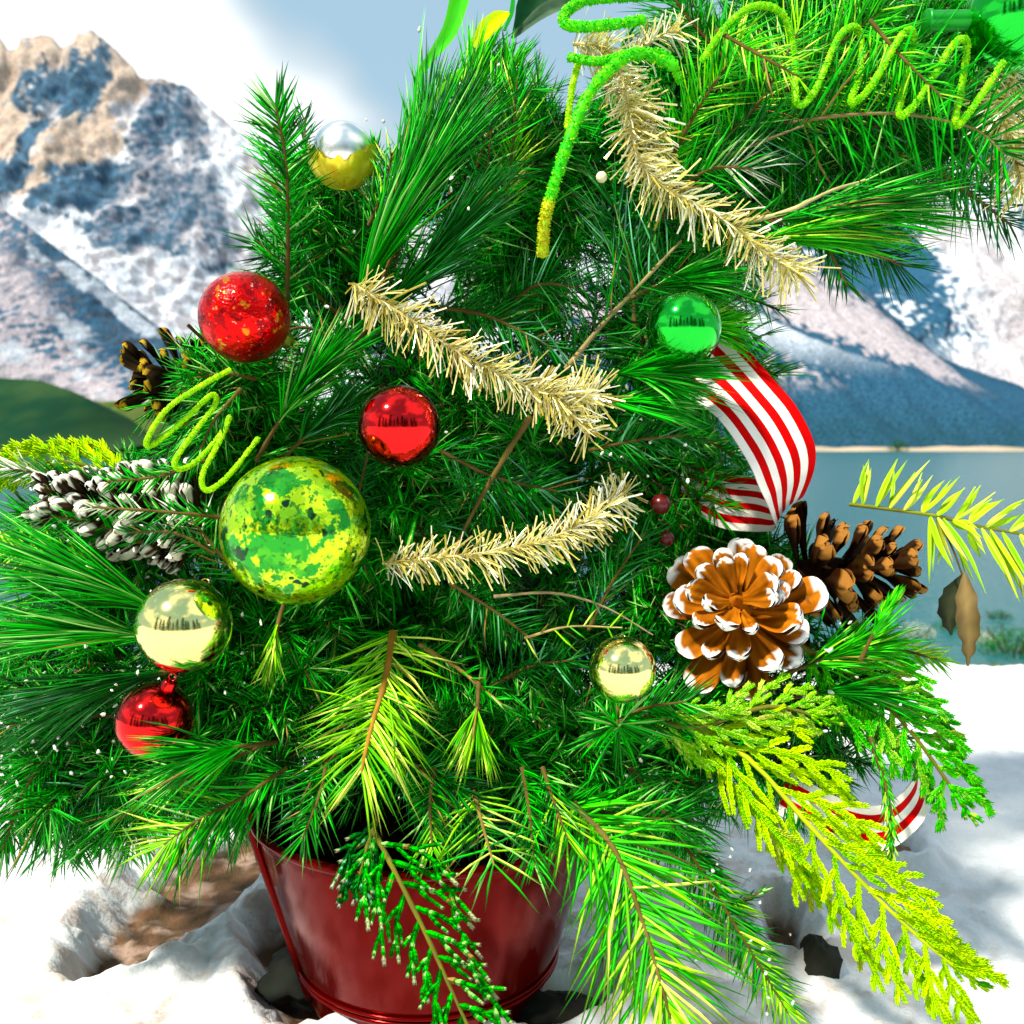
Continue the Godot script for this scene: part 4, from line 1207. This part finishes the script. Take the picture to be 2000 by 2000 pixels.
		{"n": "fir_sprig", "l": "frost tipped sprig left of the white scaled cone", "p": [[260, 960, 0.455], [150, 940, 0.447], [20, 915, 0.443]], "k": "fir", "nl": 62, "a": 38, "den": 60, "c": "mid", "c2": "frost"},
		{"n": "fir_sprig", "l": "green sprig with white flecks under the frost tipped sprig", "p": [[280, 1060, 0.45], [170, 1020, 0.443], [40, 1000, 0.44]], "k": "fir", "nl": 70, "a": 45, "den": 54, "c": "bright", "fl": 30},
		{"n": "fir_sprig", "l": "yellow tipped sprig at the left edge above the pine sprays", "p": [[170, 1090, 0.447], [80, 1080, 0.44], [-20, 1070, 0.438]], "k": "fir", "nl": 75, "a": 50, "den": 50, "c": "lime"},
		{"n": "fir_sprig", "l": "dark sprig laid across the white scaled cone", "p": [[420, 1080, 0.425], [340, 1040, 0.42], [250, 1040, 0.42]], "k": "fir", "nl": 45, "a": 50, "den": 46, "c": "mid"},
		{"n": "fir_sprig", "l": "dark sprig left of the low red bauble sprinkled with snow", "p": [[260, 1400, 0.46], [130, 1400, 0.452], [10, 1420, 0.45]], "k": "fir", "nl": 85, "a": 45, "den": 54, "c": "dark", "fl": 44},
		{"n": "fir_sprig", "l": "dark sprig hanging over the snow at lower left", "p": [[270, 1480, 0.46], [170, 1540, 0.452], [90, 1600, 0.45]], "k": "fir", "nl": 95, "a": 50, "den": 62, "c": "mid", "fl": 22},
		{"n": "fir_sprig", "l": "sprig hanging down at the very left edge over the snow", "p": [[120, 1440, 0.455], [50, 1540, 0.448], [5, 1660, 0.445]], "k": "fir", "nl": 85, "a": 36, "den": 60, "c": "bright"},
		{"n": "fir_sprig", "l": "dark sprig with bead like tips between left edge and pail", "p": [[330, 1460, 0.46], [240, 1500, 0.455], [180, 1570, 0.452]], "k": "fir", "nl": 85, "a": 55, "den": 56, "c": "dark", "fl": 10},
		{"n": "pine_sprig", "l": "crossing green needles under the low red bauble", "p": [[540, 1450, 0.43], [460, 1460, 0.408], [400, 1474, 0.402]], "k": "pine", "nl": 190, "a": 22, "den": 30, "c": "bright", "w": 2.3},
		{"n": "fir_sprig", "l": "yellow tipped fir spray resting left of the pail rim", "p": [[560, 1500, 0.44], [470, 1560, 0.43], [390, 1600, 0.424], [320, 1650, 0.42]], "k": "fir", "nl": 130, "a": 48, "den": 66, "c": "bright", "c2": "lime", "w": 2.8},
		{"n": "fir_sprig", "l": "green sprig above the yellow tipped spray beside the pail", "p": [[520, 1450, 0.45], [420, 1500, 0.44], [300, 1545, 0.435]], "k": "fir", "nl": 100, "a": 40, "den": 52, "c": "bright", "c2": "lime"},
		{"n": "fir_sprig", "l": "dark sprig shading the left of the pail rim", "p": [[680, 1450, 0.43], [620, 1510, 0.42], [575, 1590, 0.415]], "k": "fir", "nl": 75, "a": 45, "den": 40, "c": "mid"},
		{"n": "fir_sprig", "l": "soft sprig over the dark cone under the red glitter bauble", "p": [[500, 740, 0.455], [440, 730, 0.448], [370, 740, 0.444]], "k": "fir", "nl": 70, "a": 45, "den": 50, "c": "bright"},
		{"n": "fir_sprig", "l": "sprig between the loops of wire over the white scaled cone", "p": [[470, 760, 0.43], [420, 820, 0.42], [390, 880, 0.415]], "k": "fir", "nl": 65, "a": 40, "den": 46, "c": "bright"},
		{"n": "fir_sprig", "l": "bright sprig lying over the coiled wire near the big top right bauble", "p": [[1700, 40, 0.43], [1760, 110, 0.418], [1840, 190, 0.414]], "k": "fir", "nl": 85, "a": 45, "den": 30, "c": "neon"},
		{"n": "fir_sprig", "l": "bright sprig lying over the first arch of the coiled wire", "p": [[1400, 60, 0.43], [1470, 100, 0.418], [1560, 150, 0.414]], "k": "fir", "nl": 90, "a": 48, "den": 32, "c": "neon", "c2": "lime"},
		{"n": "fir_sprig", "l": "green tips in front of the silver and gold bauble", "p": [[720, 440, 0.455], [752, 370, 0.447], [765, 300, 0.445]], "k": "fir", "nl": 55, "a": 42, "den": 50, "c": "bright", "c2": "lime"},
		{"n": "fir_sprig", "l": "green sprig drooping over the left front of the pail rim", "p": [[640, 1480, 0.425], [625, 1550, 0.41], [590, 1640, 0.404]], "k": "fir", "nl": 85, "a": 45, "den": 46, "c": "bright"},
		{"n": "fir_sprig", "l": "green sprig drooping over the rim between the two front firs", "p": [[850, 1500, 0.425], [840, 1570, 0.408], [845, 1660, 0.402]], "k": "fir", "nl": 80, "a": 48, "den": 46, "c": "bright", "c2": "lime"},
		{"n": "fir_sprig", "l": "green sprig drooping over the right front of the pail rim", "p": [[1020, 1500, 0.425], [1035, 1590, 0.408], [1045, 1690, 0.402]], "k": "fir", "nl": 90, "a": 48, "den": 44, "c": "bright"},
		{"n": "pine_sprig", "l": "crossed long needles spread over the pail's back rim", "p": [[760, 1470, 0.44], [820, 1500, 0.425], [900, 1540, 0.418]], "k": "pine", "nl": 130, "a": 50, "den": 34, "c": "mid", "w": 2.3},
		{"n": "fir_sprig", "l": "upper of two thin sprigs lying over the white scaled cone", "p": [[400, 900, 0.425], [310, 930, 0.418], [210, 940, 0.416]], "k": "fir", "nl": 46, "a": 48, "den": 34, "c": "bright"},
		{"n": "fir_sprig", "l": "lower of two thin sprigs lying over the white scaled cone", "p": [[430, 1010, 0.425], [330, 1000, 0.418], [180, 990, 0.416]], "k": "fir", "nl": 50, "a": 46, "den": 34, "c": "bright", "c2": "frost"},
		# bottom
		{"n": "fir_sprig", "l": "small fir sprig over the front rim of the pail with level needles", "p": [[925, 1545, 0.415], [942, 1610, 0.402], [965, 1690, 0.394]], "k": "fir", "nl": 130, "a": 66, "den": 32, "c": "lime", "c2": "bright", "w": 2.8, "bark": Color(0.2, 0.14, 0.03)},
		{"n": "fir_sprig", "l": "dark sprig behind the small front rim fir", "p": [[820, 1510, 0.43], [880, 1560, 0.42], [960, 1620, 0.415]], "k": "fir", "nl": 85, "a": 50, "den": 42, "c": "mid"},
		{"n": "fir_sprig", "l": "sprig of arched needles at the right of the pail rim", "p": [[1060, 1500, 0.425], [1080, 1560, 0.41], [1110, 1640, 0.405]], "k": "fir", "nl": 120, "a": 40, "den": 26, "c": "bright", "c2": "lime", "w": 2.8},
		{"n": "fir_branch", "l": "large fir sprig reaching to the bottom edge right of the pail", "p": [[1120, 1570, 0.425], [1200, 1660, 0.405], [1255, 1800, 0.392], [1310, 1990, 0.38]], "k": "fir", "nl": 205, "a": 50, "den": 44, "c": "neon", "c2": "lime", "w": 4.2, "sw": 8, "bark": Color(0.12, 0.09, 0.02), "cat": "fir branch"},
		{"n": "fir_sprig", "l": "level needled sprig above the large bottom fir", "p": [[1090, 1560, 0.43], [1200, 1590, 0.42], [1320, 1600, 0.415]], "k": "fir", "nl": 120, "a": 45, "den": 42, "c": "bright"},
		{"n": "fir_sprig", "l": "fine flecked sprig between the large bottom fir and the lime cedar", "p": [[1280, 1560, 0.435], [1370, 1700, 0.425], [1450, 1830, 0.42], [1540, 1980, 0.415]], "k": "fir", "nl": 82, "a": 46, "den": 62, "c": "bright", "c2": "lime", "fl": 40},
		{"n": "fir_sprig", "l": "dark fine sprig below the lime cedar's stem", "p": [[1230, 1500, 0.45], [1320, 1600, 0.445], [1400, 1720, 0.44]], "k": "brush", "nl": 55, "a": 50, "den": 64, "c": "mid", "fl": 20},
		{"n": "fir_sprig", "l": "short twig jutting over snow beside the fine flecked sprig", "p": [[1380, 1790, 0.43], [1430, 1770, 0.428], [1490, 1740, 0.427]], "k": "fir", "nl": 34, "a": 20, "den": 30, "c": "bright"},
		# right
		{"n": "pine_sprig", "l": "green pine spray under the dark brown cone", "p": [[1500, 1330, 0.465], [1600, 1290, 0.455], [1690, 1260, 0.45]], "k": "pine", "nl": 130, "a": 22, "den": 48, "c": "neon", "w": 2.6, "fl": 24},
		{"n": "pine_sprig", "l": "green pine spray reaching right over the snow's edge", "p": [[1510, 1370, 0.465], [1620, 1350, 0.457], [1700, 1350, 0.455]], "k": "pine", "nl": 140, "a": 22, "den": 46, "c": "bright", "c2": "lime", "w": 2.6, "fl": 20},
		{"n": "fir_sprig", "l": "upright bright tuft in front of the dark brown cone", "p": [[1680, 1290, 0.44], [1710, 1230, 0.436], [1740, 1180, 0.434]], "k": "pine", "nl": 60, "a": 12, "den": 40, "c": "neon", "c2": "lime", "w": 4.0},
		{"n": "fir_sprig", "l": "pale dry sprig behind the right hand pine sprays", "p": [[1660, 1260, 0.49], [1760, 1270, 0.487], [1840, 1290, 0.485]], "k": "fir", "nl": 60, "a": 35, "den": 46, "c": "lime"},
		{"n": "fir_sprig", "l": "bright sprig hanging beside the low ribbon", "p": [[1700, 1440, 0.44], [1735, 1560, 0.435], [1745, 1700, 0.43]], "k": "brush", "nl": 34, "a": 28, "den": 60, "c": "neon", "c2": "lime"},
	]
	for s in rows: sprig(s)
	var fronds := [
		{"n": "cedar_frond", "l": "green cedar frond with beaded tips hanging over the pail's front", "p": [[728, 1620, 0.405], [770, 1700, 0.392], [830, 1820, 0.385], [880, 1930, 0.38], [930, 2040, 0.375]], "nb": 18, "bl": 165, "r": 5.4, "c": "bright", "sh": 3, "tip": Color(0.55, 0.5, 0.3), "a": 40, "lop": 1.25},
		{"n": "cedar_frond", "l": "broad lime yellow cedar frond reaching out over snow at lower right", "p": [[1330, 1400, 0.435], [1460, 1480, 0.42], [1570, 1600, 0.41], [1690, 1730, 0.405], [1800, 1835, 0.40], [1890, 1905, 0.40]], "nb": 24, "bl": 300, "r": 6.0, "c": "yellow", "sh": 7, "flat": 1, "tip": Color(0.52, 0.72, 0.002), "a": 36, "bark": Color(0.36, 0.46, 0.005), "drop": -0.05, "lop": 0.72},
		{"n": "cedar_frond", "l": "green cedar frond ending in a dark tip at far right", "p": [[1560, 1260, 0.46], [1680, 1330, 0.455], [1780, 1430, 0.452], [1880, 1570, 0.45]], "nb": 22, "bl": 190, "r": 6.0, "c": "neon", "sh": 5, "flat": 1, "tip": Color(0.4, 0.5, 0.1), "a": 38},
		{"n": "cedar_frond", "l": "small green cedar frond between the small gold bauble and the lime frond", "p": [[1260, 1400, 0.43], [1360, 1420, 0.422], [1500, 1380, 0.42], [1600, 1400, 0.42]], "nb": 16, "bl": 150, "r": 5.0, "c": "lime", "sh": 4, "flat": 1, "tip": Color(0.6, 0.7, 0.1), "a": 34},
		{"n": "cedar_frond", "l": "lime cedar frond at the left edge behind the frost tipped sprig", "p": [[250, 940, 0.49], [150, 905, 0.488], [60, 905, 0.486], [-40, 930, 0.484]], "nb": 14, "bl": 110, "r": 8.0, "c": "yellow", "sh": 4, "a": 36, "flat": 1, "tip": Color(0.6, 0.8, 0.01)},
		{"n": "cedar_frond", "l": "dark cedar frond with pale tips hanging beside the green cedar on the pail", "p": [[735, 1600, 0.412], [715, 1660, 0.405], [700, 1720, 0.402]], "nb": 9, "bl": 120, "r": 5.6, "c": "mid", "sh": 2, "tip": Color(0.5, 0.45, 0.3), "a": 26},
	]
	for s in fronds: frond(s)
	lime_spray()
	tall_leaves()

func lime_spray() -> void:
	var d := 0.47
	var pts := curve(Pv([[1660, 985, d], [1740, 995, d], [1830, 1008, d], [1920, 1030, d], [2040, 1050, d]]), 18)
	var o := thing("lime_leaf_sprig", "lime sprig with see through leaves arching over the lake", "leaf sprig", pts[0])
	var sb := Buf.new()
	stem_tube(sb, pts, PX(4, d), PX(3, d), Color(0.10, 0.10, 0.01), Color(0.2, 0.24, 0.01))
	part("stem", sb, M.stem, o)
	var face := (cam_x.origin - (pts[8] as Vector3)).normalized()
	var defs := [[0.02, 30, -62], [0.08, 5, -85], [0.16, 35, -90], [0.24, 38, -85], [0.32, 38, -70], [0.42, 45, -60], [0.5, 50, -45], [0.6, 55, -65], [0.68, 70, -50], [0.76, 80, -45], [0.86, 70, -50], [0.94, 50, -45], [0.46, 30, 120], [0.53, 55, 130], [0.5, 45, 100], [0.58, 40, 35], [0.68, 35, 60], [0.74, 60, 130], [0.78, 70, 140], [0.83, 62, 120], [0.9, 50, 70], [0.97, 50, 60]]
	for q in defs:
		var a := at_curve(pts, q[0])
		for k in 3:
			var tipw: Vector3 = a[0] + cam_x.basis * Vector3(PX(q[1] + gauss() * 9, d), -PX(q[2] + gauss() * 9, d), PX(gauss() * 22, d))
			var p0: Vector3 = a[0]
			var mid: Vector3 = p0.lerp(tipw, 0.5) + Vector3(gauss(), gauss(), gauss()) * 0.0012
			var b := Buf.new()
			var w := PX(rng.randf_range(3.5, 6.5), d)
			leaf(b, curve([p0, mid, tipw], 7), [w * 0.35, w * 0.9, w, w * 0.95, w * 0.75, w * 0.45, w * 0.05], pick("lime") * 1.1, Color(0.50, 0.62, 0.03), (face + Vector3(gauss(), gauss(), gauss()) * 0.35).normalized())
			part("leaf", b, M.frond, o)
	# the dry leaf that hangs from it
	var lp := curve(Pv([[1840, 1030, 0.47], [1862, 1075, 0.47], [1882, 1130, 0.468]]), 8)
	var lb := Buf.new()
	var lo := thing("dry_leaf", "curled dry brown leaf hanging from the lime sprig", "leaf", lp[0])
	stem_tube(lb, lp, PX(2.4, 0.47), PX(2.0, 0.47), Color(0.05, 0.04, 0.02), Color(0.08, 0.06, 0.02))
	part("stalk", lb, M.stem, lo)
	for q in [[[1884, 1118, 0.468], [1888, 1180, 0.462], [1892, 1240, 0.464], [1890, 1300, 0.47], 21.0, Color(0.20, 0.14, 0.05)], [[1880, 1122, 0.472], [1862, 1160, 0.476], [1852, 1200, 0.478], [1858, 1240, 0.48], 22.0, Color(0.035, 0.045, 0.02)]]:
		var b := Buf.new()
		var w := PX(q[4], 0.47)
		var cp := curve(Pv([q[0], q[1], q[2], q[3]]), 12)
		leaf(b, cp, [w * 0.1, w * 0.38, w * 0.62, w * 0.95, w * 0.85, w * 1.05, w * 0.9, w * 0.95, w * 0.55, w * 0.6, w * 0.2, w * 0.1], q[5] * 1.15, q[5] * 0.35, face, 0.7)
		part("leaf_blade", b, M.stem, lo)

func tall_leaves() -> void:
	var face := Vector3(0, 0.1, 1)
	var defs := [
		["grass_blade", "bright green blade rising in front of the sky at the top", [[812, 200, 0.49], [818, 150, 0.49], [845, 110, 0.488], [880, 60, 0.485], [900, -10, 0.483], [905, -60, 0.48]], [5, 8, 10, 16, 20, 18], Color(0.02, 0.42, 0.01), Color(0.08, 0.55, 0.02)],
		["leaf_bud", "yellow bud at the tip of the top center pine", [[925, 90, 0.47], [950, 60, 0.465], [975, 38, 0.463], [995, 26, 0.462]], [6, 18, 16, 3], Color(0.62, 0.72, 0.003), Color(0.4, 0.62, 0.005)],
		["broad_leaf", "dark broad leaf at the top edge left of the wire loop", [[1005, 70, 0.50], [1030, 30, 0.50], [1050, -20, 0.50], [1060, -80, 0.50]], [6, 26, 34, 20], Color(0.004, 0.035, 0.012), Color(0.008, 0.06, 0.02)],
		["broad_leaf", "narrow dark leaf crossing right toward the wire loop", [[1000, 75, 0.495], [1060, 25, 0.495], [1120, 0, 0.495], [1190, -20, 0.495]], [4, 14, 16, 4], Color(0.01, 0.05, 0.02), Color(0.10, 0.16, 0.10)],
		["grass_blade", "small neon green blade above the pine bunch at the sky's edge", [[840, 260, 0.47], [850, 200, 0.468], [880, 165, 0.466], [905, 130, 0.465]], [5, 12, 10, 2], Color(0.02, 0.46, 0.01), Color(0.2, 0.6, 0.01)],
		["grass_blade", "thin dark green stalk right of the yellow bud", [[985, 60, 0.49], [1000, 20, 0.49], [1003, -40, 0.49]], [3, 5, 3], Color(0.01, 0.25, 0.02), Color(0.02, 0.3, 0.02)],
	]
	for q in defs:
		var pts := curve(Pv(q[2]), 16)
		var o := thing(q[0], q[1], "leaf", pts[0])
		var ws := []
		for w in q[3]: ws.append(PX(w, 0.48))
		var b := Buf.new()
		leaf(b, pts, ws, q[4], q[5], face, 0.4)
		part("blade", b, M.frond, o)
		var rib := Buf.new()
		rib.tube(pts, [PX(1.6, 0.48)], 5, [q[5]])
		part("midrib", rib, M.frond, o)

func ornaments() -> void:
	# --- baubles
	var up := Vector3(0.1, 0.6, -0.8)
	var mc := StandardMaterial3D.new()
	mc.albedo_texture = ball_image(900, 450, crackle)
	mc.metallic = 0.85; mc.roughness = 0.1
	mc.clearcoat_enabled = true; mc.clearcoat = 0.4; mc.clearcoat_roughness = 0.09
	mc.uv1_scale = Vector3(1, 1, 1)
	mc.normal_enabled = true
	mc.normal_texture = noise_tex(0.03, [], 512, true, FastNoiseLite.TYPE_CELLULAR, 3)
	mc.normal_scale = 0.22
	var mr := StandardMaterial3D.new()
	mr.albedo_texture = ball_image(400, 200, red_glitter)
	mr.metallic = 0.85; mr.roughness = 0.2
	mr.normal_enabled = true
	mr.normal_texture = noise_tex(0.06, [], 512, true, FastNoiseLite.TYPE_CELLULAR, 8)
	mr.normal_scale = 0.5
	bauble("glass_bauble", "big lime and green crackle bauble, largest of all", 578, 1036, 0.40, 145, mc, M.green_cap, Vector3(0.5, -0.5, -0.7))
	bauble("glass_bauble", "red glitter bauble at the upper left with orange flecks", 478, 620, 0.425, 88, mr, M.gold_cap, Vector3(0.7, -0.4, -0.6))
	bauble("glass_bauble", "shiny plain red bauble below the long tinsel", 780, 833, 0.41, 81, M.red, M.gold_cap, up)
	bauble("glass_bauble", "shiny gold bauble at the left below the big green one", 360, 1222, 0.40, 92, M.gold, M.gold_cap, up)
	bauble("glass_bauble", "low red bauble half covered by needles under the gold one", 303, 1408, 0.415, 76, M.red, M.red, Vector3(0.4, 0.9, 0.1))
	bauble("glass_bauble", "small gold bauble right of center above the pail", 1215, 1308, 0.395, 65, M.gold, M.gold_cap, up)
	bauble("glass_bauble", "small shiny green bauble above the striped ribbon", 1335, 640, 0.42, 73, M.green, M.green_cap, up)
	var g := bauble("glass_bauble", "shiny green bauble cut by the top right corner", 1985, 38, 0.43, 98, M.green, M.green_cap, Vector3(-1, 0.05, -0.2))
	var nb := Buf.new()
	var gc := P(1985, 38, 0.43)
	var gb := look(cam_x.basis * Vector3(-1, -0.02, 0.0))
	var gr := PX(98, 0.43)
	lathe(nb, [Vector2(gr * 0.2, gr * 0.96), Vector2(gr * 0.2, gr * 1.7), Vector2(gr * 0.23, gr * 1.72), Vector2(gr * 0.23, gr * 1.82), Vector2(0.00001, gr * 1.84)], 24, [Color.WHITE], gc, gb)
	part("neck", nb, M.green_cap, g)
	# gold bauble: silver ball paints its sky reflection, the gold cup is added
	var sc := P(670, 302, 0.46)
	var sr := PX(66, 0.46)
	var so := thing("gold_bauble", "gold bauble at the top left, sky reflection painted as silver above an added cup", "bauble", sc - Vector3(0, sr, 0), "baubles of the arrangement")
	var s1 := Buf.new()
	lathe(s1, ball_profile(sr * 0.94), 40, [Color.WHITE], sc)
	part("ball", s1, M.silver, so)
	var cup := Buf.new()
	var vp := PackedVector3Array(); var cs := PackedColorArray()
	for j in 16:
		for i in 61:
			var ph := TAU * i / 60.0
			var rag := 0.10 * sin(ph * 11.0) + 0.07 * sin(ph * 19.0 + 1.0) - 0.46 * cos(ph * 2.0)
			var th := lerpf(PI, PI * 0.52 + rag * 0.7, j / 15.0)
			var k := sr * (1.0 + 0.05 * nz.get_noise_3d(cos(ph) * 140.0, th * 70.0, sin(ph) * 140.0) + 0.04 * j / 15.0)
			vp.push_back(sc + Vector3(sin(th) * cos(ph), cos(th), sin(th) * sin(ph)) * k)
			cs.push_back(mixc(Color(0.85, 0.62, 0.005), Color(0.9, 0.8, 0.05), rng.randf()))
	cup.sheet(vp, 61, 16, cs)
	part("added_gold_cup", cup, plain(0.35, 0.6), so)
	# berries
	for q in [[1290, 985, 20, "dark red berry deep in shade left of the ribbon's end"], [1302, 1052, 15, "smaller dark berry above the snow tipped cone"]]:
		var c := P(q[0], q[1], 0.462)
		var r := PX(q[2], 0.462)
		var bo := thing("red_berry", q[3], "berry", c - Vector3(0, r, 0), "dark berries beside the snow tipped cone")
		var b := Buf.new()
		lathe(b, ball_profile(r, 0, PI, 16), 24, [Color.WHITE], c)
		part("fruit", b, M.berry, bo)
		var st := Buf.new()
		st.tube([c + Vector3(0, r * 0.9, 0), c + Vector3(0.002, r * 1.6, -0.004), c + Vector3(-0.002, r * 2.2, -0.012)], [0.0006], 6, [Color(0.08, 0.05, 0.02)])
		part("stalk", st, M.stem, bo)
	var bead := P(1175, 346, 0.435)
	var bb := Buf.new()
	lathe(bb, ball_profile(PX(11, 0.435), 0, PI, 14), 20, [Color(0.78, 0.72, 0.42)], bead)
	var bm := part("gold_bead", bb, M.paint, self)
	bm.set_meta("label", "tiny cream bead among dark needles left of the top tinsel"); bm.set_meta("category", "bead")
	# --- tinsel
	tinsel("gold tinsel piece slanting across the center above the red bauble", [[690, 555, 0.42], [780, 610, 0.415], [900, 690, 0.41], [1020, 750, 0.41], [1110, 775, 0.413], [1165, 770, 0.42]], 78, 62)
	tinsel("hanging end of the slanting tinsel right of the tan stem", [[1060, 750, 0.415], [1110, 800, 0.412], [1150, 850, 0.413]], 66, 40)
	tinsel("gold tinsel piece curving up right from the big green bauble", [[748, 1100, 0.415], [850, 1090, 0.41], [980, 1075, 0.41], [1090, 1045, 0.415], [1160, 1005, 0.425], [1225, 960, 0.44]], 72, 56)
	tinsel("wide gold tinsel falling from the top loop to the ribbon side", [[1120, 85, 0.44], [1190, 100, 0.435], [1225, 190, 0.43], [1240, 290, 0.428], [1290, 360, 0.428], [1400, 420, 0.428], [1490, 490, 0.43], [1560, 535, 0.435]], 72, 64)
	tinsel("gold tinsel doubled beside the top bend", [[1180, 170, 0.445], [1255, 200, 0.438], [1280, 270, 0.436], [1265, 350, 0.436]], 66, 50)
	tinsel("gold tinsel tuft at the top right of the wire loop", [[1230, 110, 0.45], [1290, 70, 0.447], [1330, 60, 0.447]], 60, 44)
	tinsel("gold tinsel hanging down the right edge of the picture", [[1990, 130, 0.445], [1960, 210, 0.44], [1980, 300, 0.44], [2000, 380, 0.44]], 80, 56)
	# --- glitter wires
	var lime := [Color(0.20, 0.66, 0.002), Color(0.42, 0.80, 0.002)]
	var neon := [Color(0.005, 0.46, 0.006), Color(0.10, 0.70, 0.003)]
	glitter_wire("glitter_wire", "thick glitter stem bending down from the top tinsel, yellow at its lower end", [[1320, 130, 0.425], [1240, 105, 0.42], [1160, 170, 0.415], [1112, 270, 0.412], [1080, 370, 0.412], [1064, 430, 0.413], [1060, 500, 0.42]], 11, neon, Color(0.55, 0.42, 0.01))
	glitter_wire("glitter_wire", "thin glitter strand left of the thick stem's bend", [[1130, 120, 0.43], [1116, 180, 0.427], [1108, 250, 0.425]], 6, lime)
	glitter_wire("glitter_wire", "level glitter strand over the top tinsel", [[1110, 112, 0.425], [1170, 120, 0.42], [1230, 105, 0.42], [1300, 108, 0.425], [1330, 160, 0.43]], 8, neon)
	glitter_wire("glitter_wire", "flat glitter loop at the top edge", [[1260, 38, 0.425], [1180, 50, 0.422], [1110, 50, 0.42], [1105, 25, 0.425], [1150, 0, 0.43], [1250, -8, 0.435]], 10, neon)
	glitter_wire("glitter_coil", "coiled glitter wire zigzagging across the top right", [[1370, 120, 0.43], [1420, 50, 0.425], [1475, 12, 0.423], [1530, 30, 0.43], [1552, 110, 0.435], [1556, 200, 0.43], [1590, 180, 0.428], [1640, 70, 0.43], [1678, 60, 0.436], [1680, 140, 0.436], [1662, 200, 0.428], [1700, 170, 0.42], [1765, 64, 0.417], [1785, 80, 0.424], [1768, 160, 0.428], [1756, 224, 0.424], [1790, 200, 0.418], [1860, 90, 0.415], [1888, 84, 0.42], [1880, 160, 0.427], [1866, 244, 0.424], [1900, 210, 0.416], [1960, 120, 0.414]], 6.3, [Color(0.03, 0.58, 0.003), Color(0.34, 0.78, 0.003)])
	glitter_wire("glitter_coil", "looping glitter wire over the white scaled cone", [[450, 722, 0.415], [390, 755, 0.41], [325, 800, 0.405], [287, 860, 0.402], [300, 868, 0.404], [360, 820, 0.41], [412, 772, 0.416], [420, 790, 0.416], [375, 850, 0.408], [342, 900, 0.403], [352, 916, 0.404], [385, 900, 0.408], [430, 850, 0.415], [448, 815, 0.418], [430, 860, 0.413], [398, 920, 0.404], [396, 950, 0.402], [412, 956, 0.403], [450, 925, 0.408], [505, 855, 0.416]], 4.8, lime)
	# --- ribbons
	ribbon("striped ribbon loop standing out over the lake at the right", [[1335, 770, 0.475, 1420, 640, 0.475], [1400, 815, 0.452, 1488, 715, 0.46], [1452, 885, 0.444, 1558, 800, 0.452], [1486, 955, 0.444, 1592, 885, 0.456], [1508, 1010, 0.452, 1572, 962, 0.464], [1512, 1034, 0.472, 1546, 975, 0.482], [1470, 1038, 0.490, 1494, 940, 0.498], [1400, 1028, 0.500, 1412, 928, 0.510], [1330, 985, 0.512, 1335, 895, 0.522]], 8, 0.0003)
	ribbon("low striped ribbon loop behind the lime cedar at the right", [[1520, 1590, 0.478, 1530, 1500, 0.478], [1640, 1652, 0.464, 1648, 1562, 0.466], [1725, 1662, 0.458, 1722, 1572, 0.462], [1792, 1618, 0.462, 1776, 1532, 0.468], [1816, 1556, 0.475, 1786, 1484, 0.48], [1788, 1486, 0.49, 1748, 1440, 0.49], [1720, 1446, 0.495, 1690, 1420, 0.495]], 5, 0.0003)
	# --- cones
	var white := Color(0.88, 0.90, 0.86)
	var ax := (cam_x.origin - P(1445, 1215, 0.42)).normalized()
	cone("pine_cone", "open brown pine cone with white painted tips facing the front", P(1448, 1212, 0.462), (ax + Vector3(-0.08, 0.30, 0)).normalized(), 0.034, 0.038, 34, -0.08, 0.80, 0.0335, 0.0138, [Color(0.34, 0.105, 0.005), white], 0.06, 0.55, 0.09)
	cone("pine_cone", "dark brown unpainted pine cone behind the white tipped one", P(1560, 1120, 0.475), Vector3(0.93, 0.12, 0.28), 0.022, 0.045, 46, -0.1, 0.75, 0.031, 0.0130, [Color(0.022, 0.010, 0.004), Color(0.30, 0.13, 0.025)], 0.05, 0.55, 0.07)
	cone("pine_cone", "long cone with white scale ends lying at the left edge", P(400, 1015, 0.472), Vector3(-0.92, 0.16, 0.36), 0.024, 0.066, 120, 0.25, 0.85, 0.027, 0.0080, [Color(0.04, 0.024, 0.012), Color(0.84, 0.82, 0.70)], 0.085, 0.6, 0.09)
	cone("pine_cone", "dark cone with gold scale ends under the red glitter bauble", P(425, 760, 0.487), Vector3(-0.9, 0.15, 0.25), 0.022, 0.034, 40, -0.05, 0.7, 0.027, 0.0125, [Color(0.024, 0.015, 0.007), Color(0.42, 0.27, 0.015)], -0.01, 0.6, 0.07)
